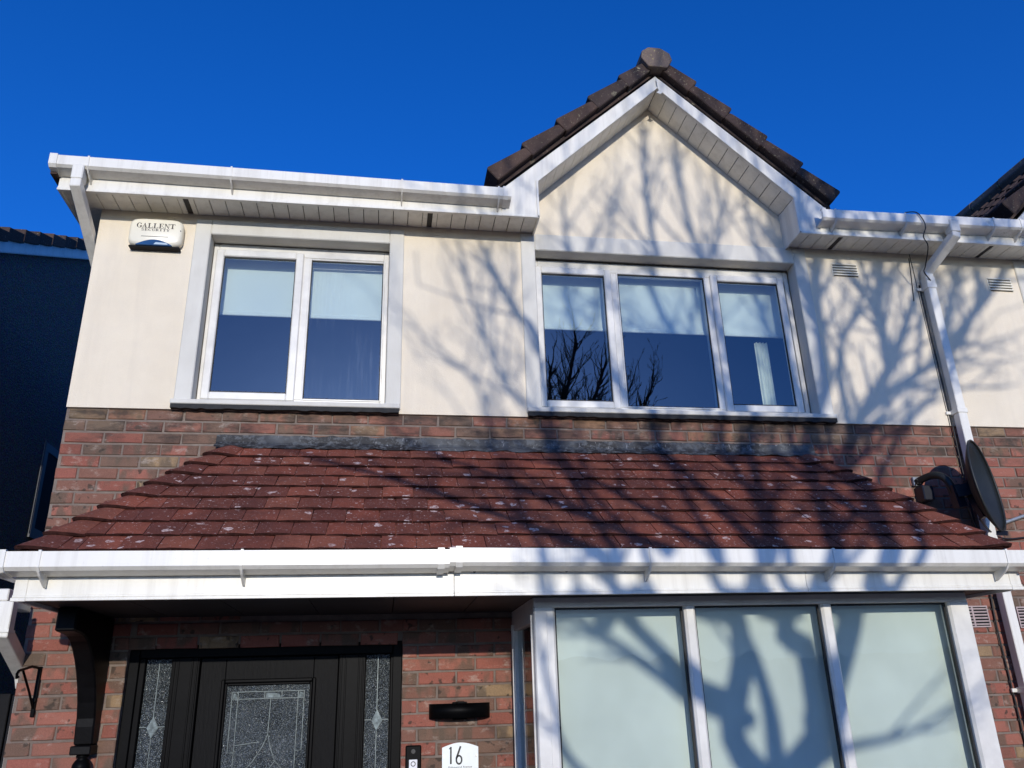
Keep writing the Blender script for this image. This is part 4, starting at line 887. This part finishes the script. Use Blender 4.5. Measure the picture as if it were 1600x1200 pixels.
# ================================================================== BARE STREET TREE (behind the camera; its shadow falls on the front)
TE = math.tan(SUN_EL)
def sh(u, v, Y, s):   # shadow point seen at a pixel on plane Y -> point of the tree, s metres towards the sun
    p = onY(u, v, Y); return p+Vector((0, -1, TE))*s
tree = thing('bare_tree', 'bare leafless street tree on the grass verge, casting its shadow on the house front', 'tree', (1.95, -9.9, GZ))
tr_ = random.Random(11)
wood = MB(); twig = MB()
def smooth_line(P, sm=4):
    out = []
    for i in range(len(P)-1):
        a, b, c_, d = P[max(i-1, 0)], P[i], P[i+1], P[min(i+2, len(P)-1)]
        for k in range(sm):
            t = k/sm; out.append(.5*((2*b)+(-a+c_)*t+(2*a-5*b+4*c_-d)*t*t+(-a+3*b-3*c_+d)*t**3))
    out.append(P[-1]); return out
THICK = .0115
def grow(p, d, ln, r, lev):
    n = max(3, int(ln/.16)); pts = [p]; rad = [r]; step = ln/n; kids = []
    for i in range(n):
        d = (d+Vector((tr_.uniform(-1, 1), tr_.uniform(-1, 1), tr_.uniform(-.6, 1)))*.13+Vector((0, 0, .035))).normalized()
        p = p+d*step; pts.append(p); rad.append(max(.0042, r*(1-.75*(i+1)/n)))
        if lev > 0 and i >= 1: kids.append((p, d.copy(), rad[-1], (i+1)/n))
    (wood if r > .012 else twig).tube(pts, rad, 5 if r > .012 else 4, False)
    if lev > 0:
        side = tr_.choice((-1, 1))
        for (q, dd, rr, t) in kids:
            if tr_.random() < (.80 if lev == 2 else .6):
                ax = dd.cross(Vector((tr_.uniform(-1, 1), tr_.uniform(-1, 1), tr_.uniform(-1, 1)))).normalized(); a = R(tr_.uniform(28, 55))
                nd = (dd*math.cos(a)+ax*math.sin(a)+Vector((0, 0, .18))).normalized()
                grow(q, nd, ln*(1-.45*t)*tr_.uniform(.38, .62), max(.0050, rr*.68), lev-1)
def limb(P, r0, r1, dens=1.0, lev=2, start=.25, ln0=1.2):
    L = smooth_line([Vector(p) for p in P]); n = len(L)
    tot = sum((L[i+1]-L[i]).length for i in range(n-1)); rad = [r0+(r1-r0)*(i/(n-1))**.8 for i in range(n)]
    wood.tube(L, rad, 8, True); acc = 0; nxt = tot*start
    for i in range(n-1):
        d = (L[i+1]-L[i]); acc += d.length
        while acc > nxt:
            nxt += .14/dens*tr_.uniform(.6, 1.4); dd = d.normalized(); ax = dd.cross(Vector((tr_.uniform(-1, 1), tr_.uniform(-.6, .6), tr_.uniform(-1, 1)))).normalized(); a = R(tr_.uniform(30, 58))
            nd = (dd*math.cos(a)+ax*math.sin(a)+Vector((0, 0, .22))).normalized(); grow(L[i+1], nd, ln0*tr_.uniform(.5, 1.1)*(1-.3*acc/tot), max(THICK, rad[i]*.5), lev)
    d = (L[-1]-L[-2]).normalized(); grow(L[-1], d, ln0*.8, r1*.9, lev)
s0 = 8.9; bY = -.72
base = Vector((1.95, -9.9, GZ-.05)); fork = sh(1225, 1235, bY, s0)
trunk = MB().tube(smooth_line([base, Vector((1.93, -9.85, .4)), Vector((1.9, -9.75, 1.6)), fork]), [.27, .25, .235, .225, .22, .22, .215, .215, .21, .21, .205, .20, .19][:13], 14)
fk = fork
def S(*px): return [sh(*q) for q in px]
limb([fk]+S((1155, 1150, bY, 9.0), (1168, 1030, bY, 9.1), (1158, 950, bY, 9.2), (1180, 905, -1, 9.0), (1172, 690, 0, 10.4), (1150, 560, 0, 10.5), (1105, 440, 0, 10.6), (1070, 330, 0, 10.6), (1055, 235, 0, 10.6)), .085, .020, 1.0)
limb([fk]+S((1290, 1150, bY, 9.0), (1285, 1080, bY, 8.9), (1266, 1000, bY, 8.8), (1275, 930, -1, 8.5), (1262, 690, 0, 9.3), (1288, 590, 0, 9.2), (1275, 500, 0, 9.1), (1250, 420, 0, 9.0)), .10, .024, .9)
limb(S((1288, 1130, bY, 9.0), (1318, 1040, bY, 8.7), (1342, 950, bY, 8.5), (1375, 890, -1.05, 8.1), (1330, 690, 0, 8.9), (1352, 640, 0, 8.8), (1388, 575, 0, 8.7), (1420, 490, 0, 8.6), (1438, 420, 0, 8.6)), .095, .024, 1.0)
limb(S((1345, 650, 0, 8.8), (1400, 608, 0, 9.3), (1455, 570, 0, 9.6), (1500, 535, 0, 9.8), (1525, 470, 0, 9.9), (1532, 400, 0, 9.9)), .05, .018, .9)
limb(S((1180, 1120, bY, 9.0), (1095, 1092, bY, 9.4), (1040, 1050, bY, 9.6), (975, 1005, bY, 9.8), (895, 955, bY, 10.1), (850, 905, -1, 10.2), (760, 640, 0, 11.4), (700, 560, 0, 11.5)), .05, .014, .8)
limb(S((1150, 1090, bY, 9.0), (1085, 1060, bY, 8.7), (1030, 1005, bY, 8.5), (972, 950, bY, 8.3), (955, 905, -1, 8.0), (850, 570, 0, 8.7), (800, 480, 0, 8.6), (752, 385, 0, 8.6)), .06, .016, .9)
limb(S((1165, 640, 0, 10.4), (1080, 520, 0, 9.8), (1030, 420, 0, 9.6), (1008, 300, 0, 9.5), (1003, 200, 0, 9.5)), .045, .016, 1.0)
limb(S((1180, 900, -1, 9.0), (1020, 660, 0, 9.8), (930, 540, 0, 9.7), (890, 420, 0, 9.6), (880, 330, 0, 9.6)), .05, .014, .8)
limb(S((1280, 700, 0, 9.3), (1230, 520, 0, 9.9), (1190, 420, 0, 10), (1165, 330, 0, 10)), .045, .016, .9)
limb([fk]+S((1320, 1170, bY, 9.3), (1400, 1150, bY, 9.6), (1455, 1130, bY, 9.9), (1520, 1085, bY, 10.2)), .035, .010, .5, 1, .5, .7)
limb([fk]+S((1000, 1235, bY, 8.8), (905, 1195, bY, 8.6), (862, 1100, bY, 8.5), (838, 1000, bY, 8.4), (828, 940, bY, 8.3)), .035, .010, .4, 1, .5, .7)
limb([sh(1225, 1210, bY, 9)]+S((1215, 1120, bY, 9.1), (1200, 1060, bY, 9.2), (1185, 1010, bY, 9.3)), .06, .03, .5, 1, .6, .6)
# crown top that only shows mirrored in the three light window
limb(S((1158, 950, bY, 9.2), (1110, 890, -1, 9.3), (1030, 690, 0, 10.6), (980, 600, 0, 10.7), (940, 480, 0, 10.7), (955, 360, 0, 10.8)), .04, .014, .9)
limb(S((1262, 950, bY, 8.8), (1215, 890, -1, 8.6), (1130, 690, 0, 9.5), (1090, 580, 0, 9.5), (1100, 450, 0, 9.5), (1130, 330, 0, 9.4)), .04, .014, .9)
limb(S((1085, 1060, bY, 8.7), (1000, 890, -1, 8.6), (860, 690, 0, 9.7), (790, 600, 0, 9.6), (740, 480, 0, 9.6), (720, 400, 0, 9.6)), .03, .012, .8)
limb(S((1340, 950, bY, 8.5), (1420, 880, -1, 8.2), (1400, 690, 0, 9.2), (1470, 600, 0, 9.4), (1480, 500, 0, 9.4), (1490, 420, 0, 9.4)), .035, .014, .9)
limb(S((1330, 690, 0, 8.9), (1310, 560, 0, 8.6), (1340, 480, 0, 8.5), (1370, 400, 0, 8.5)), .035, .014, 1.1)
limb(S((1388, 575, 0, 8.7), (1370, 500, 0, 9.3), (1390, 430, 0, 9.4)), .025, .012, 1.1)
THICK = .022
limb(S((955, 905, -1, 8.0), (860, 835, -.96, 8.2), (740, 792, -.70, 8.4), (620, 752, -.43, 8.7), (520, 727, -.24, 8.8)), .05, .02, 1.0, 2, .1, .7)
limb(S((1040, 880, -1, 8.6), (900, 802, -.76, 8.8), (780, 748, -.40, 9.0), (690, 716, -.15, 9.2)), .05, .02, 1.0, 2, .1, .7)
limb(S((1110, 890, -1, 9.3), (1020, 805, -.78, 9.3), (930, 752, -.43, 9.5), (850, 715, -.15, 9.6)), .045, .02, 1.0, 2, .1, .6)
THICK = .012
limb([sh(1288, 590, 0, 9.2), Vector((2.95, -9.0, 6.4)), Vector((3.2, -9.0, 7.3)), Vector((3.38, -9.0, 8.0))], .06, .024, 2.4, 2, .1, 1.1)
limb([sh(1388, 575, 0, 8.7), Vector((3.45, -8.9, 6.3)), Vector((3.75, -9.0, 7.1)), Vector((3.95, -9.1, 7.6))], .05, .022, 2.2, 2, .1, 1.0)
limb([sh(1275, 500, 0, 9.1), Vector((2.75, -9.1, 6.6)), Vector((2.85, -9.2, 7.2)), Vector((2.9, -9.2, 7.6))], .045, .020, 2.2, 2, .1, .9)
limb([sh(1455, 570, 0, 9.6), Vector((4.5, -9.3, 6.5)), Vector((4.85, -9.2, 7.0)), Vector((5.0, -9.2, 7.4))], .045, .018, 2.2, 2, .2, .9)
limb([sh(1455, 570, 0, 9.6), Vector((4.2, -9.2, 6.6)), Vector((4.35, -9.2, 7.0)), Vector((4.5, -9.2, 7.3))], .035, .016, 2.0, 2, .2, .8)
trunk.build('trunk', M_BARK, tree, smooth=True)
wood.build('crown', M_BARK, tree, smooth=True)
tag(twig.build('twigs', M_BARK, tree, smooth=True), kind='stuff')
print('tiles', ntile, 'twig faces', len(twig.f), 'wood faces', len(wood.f))
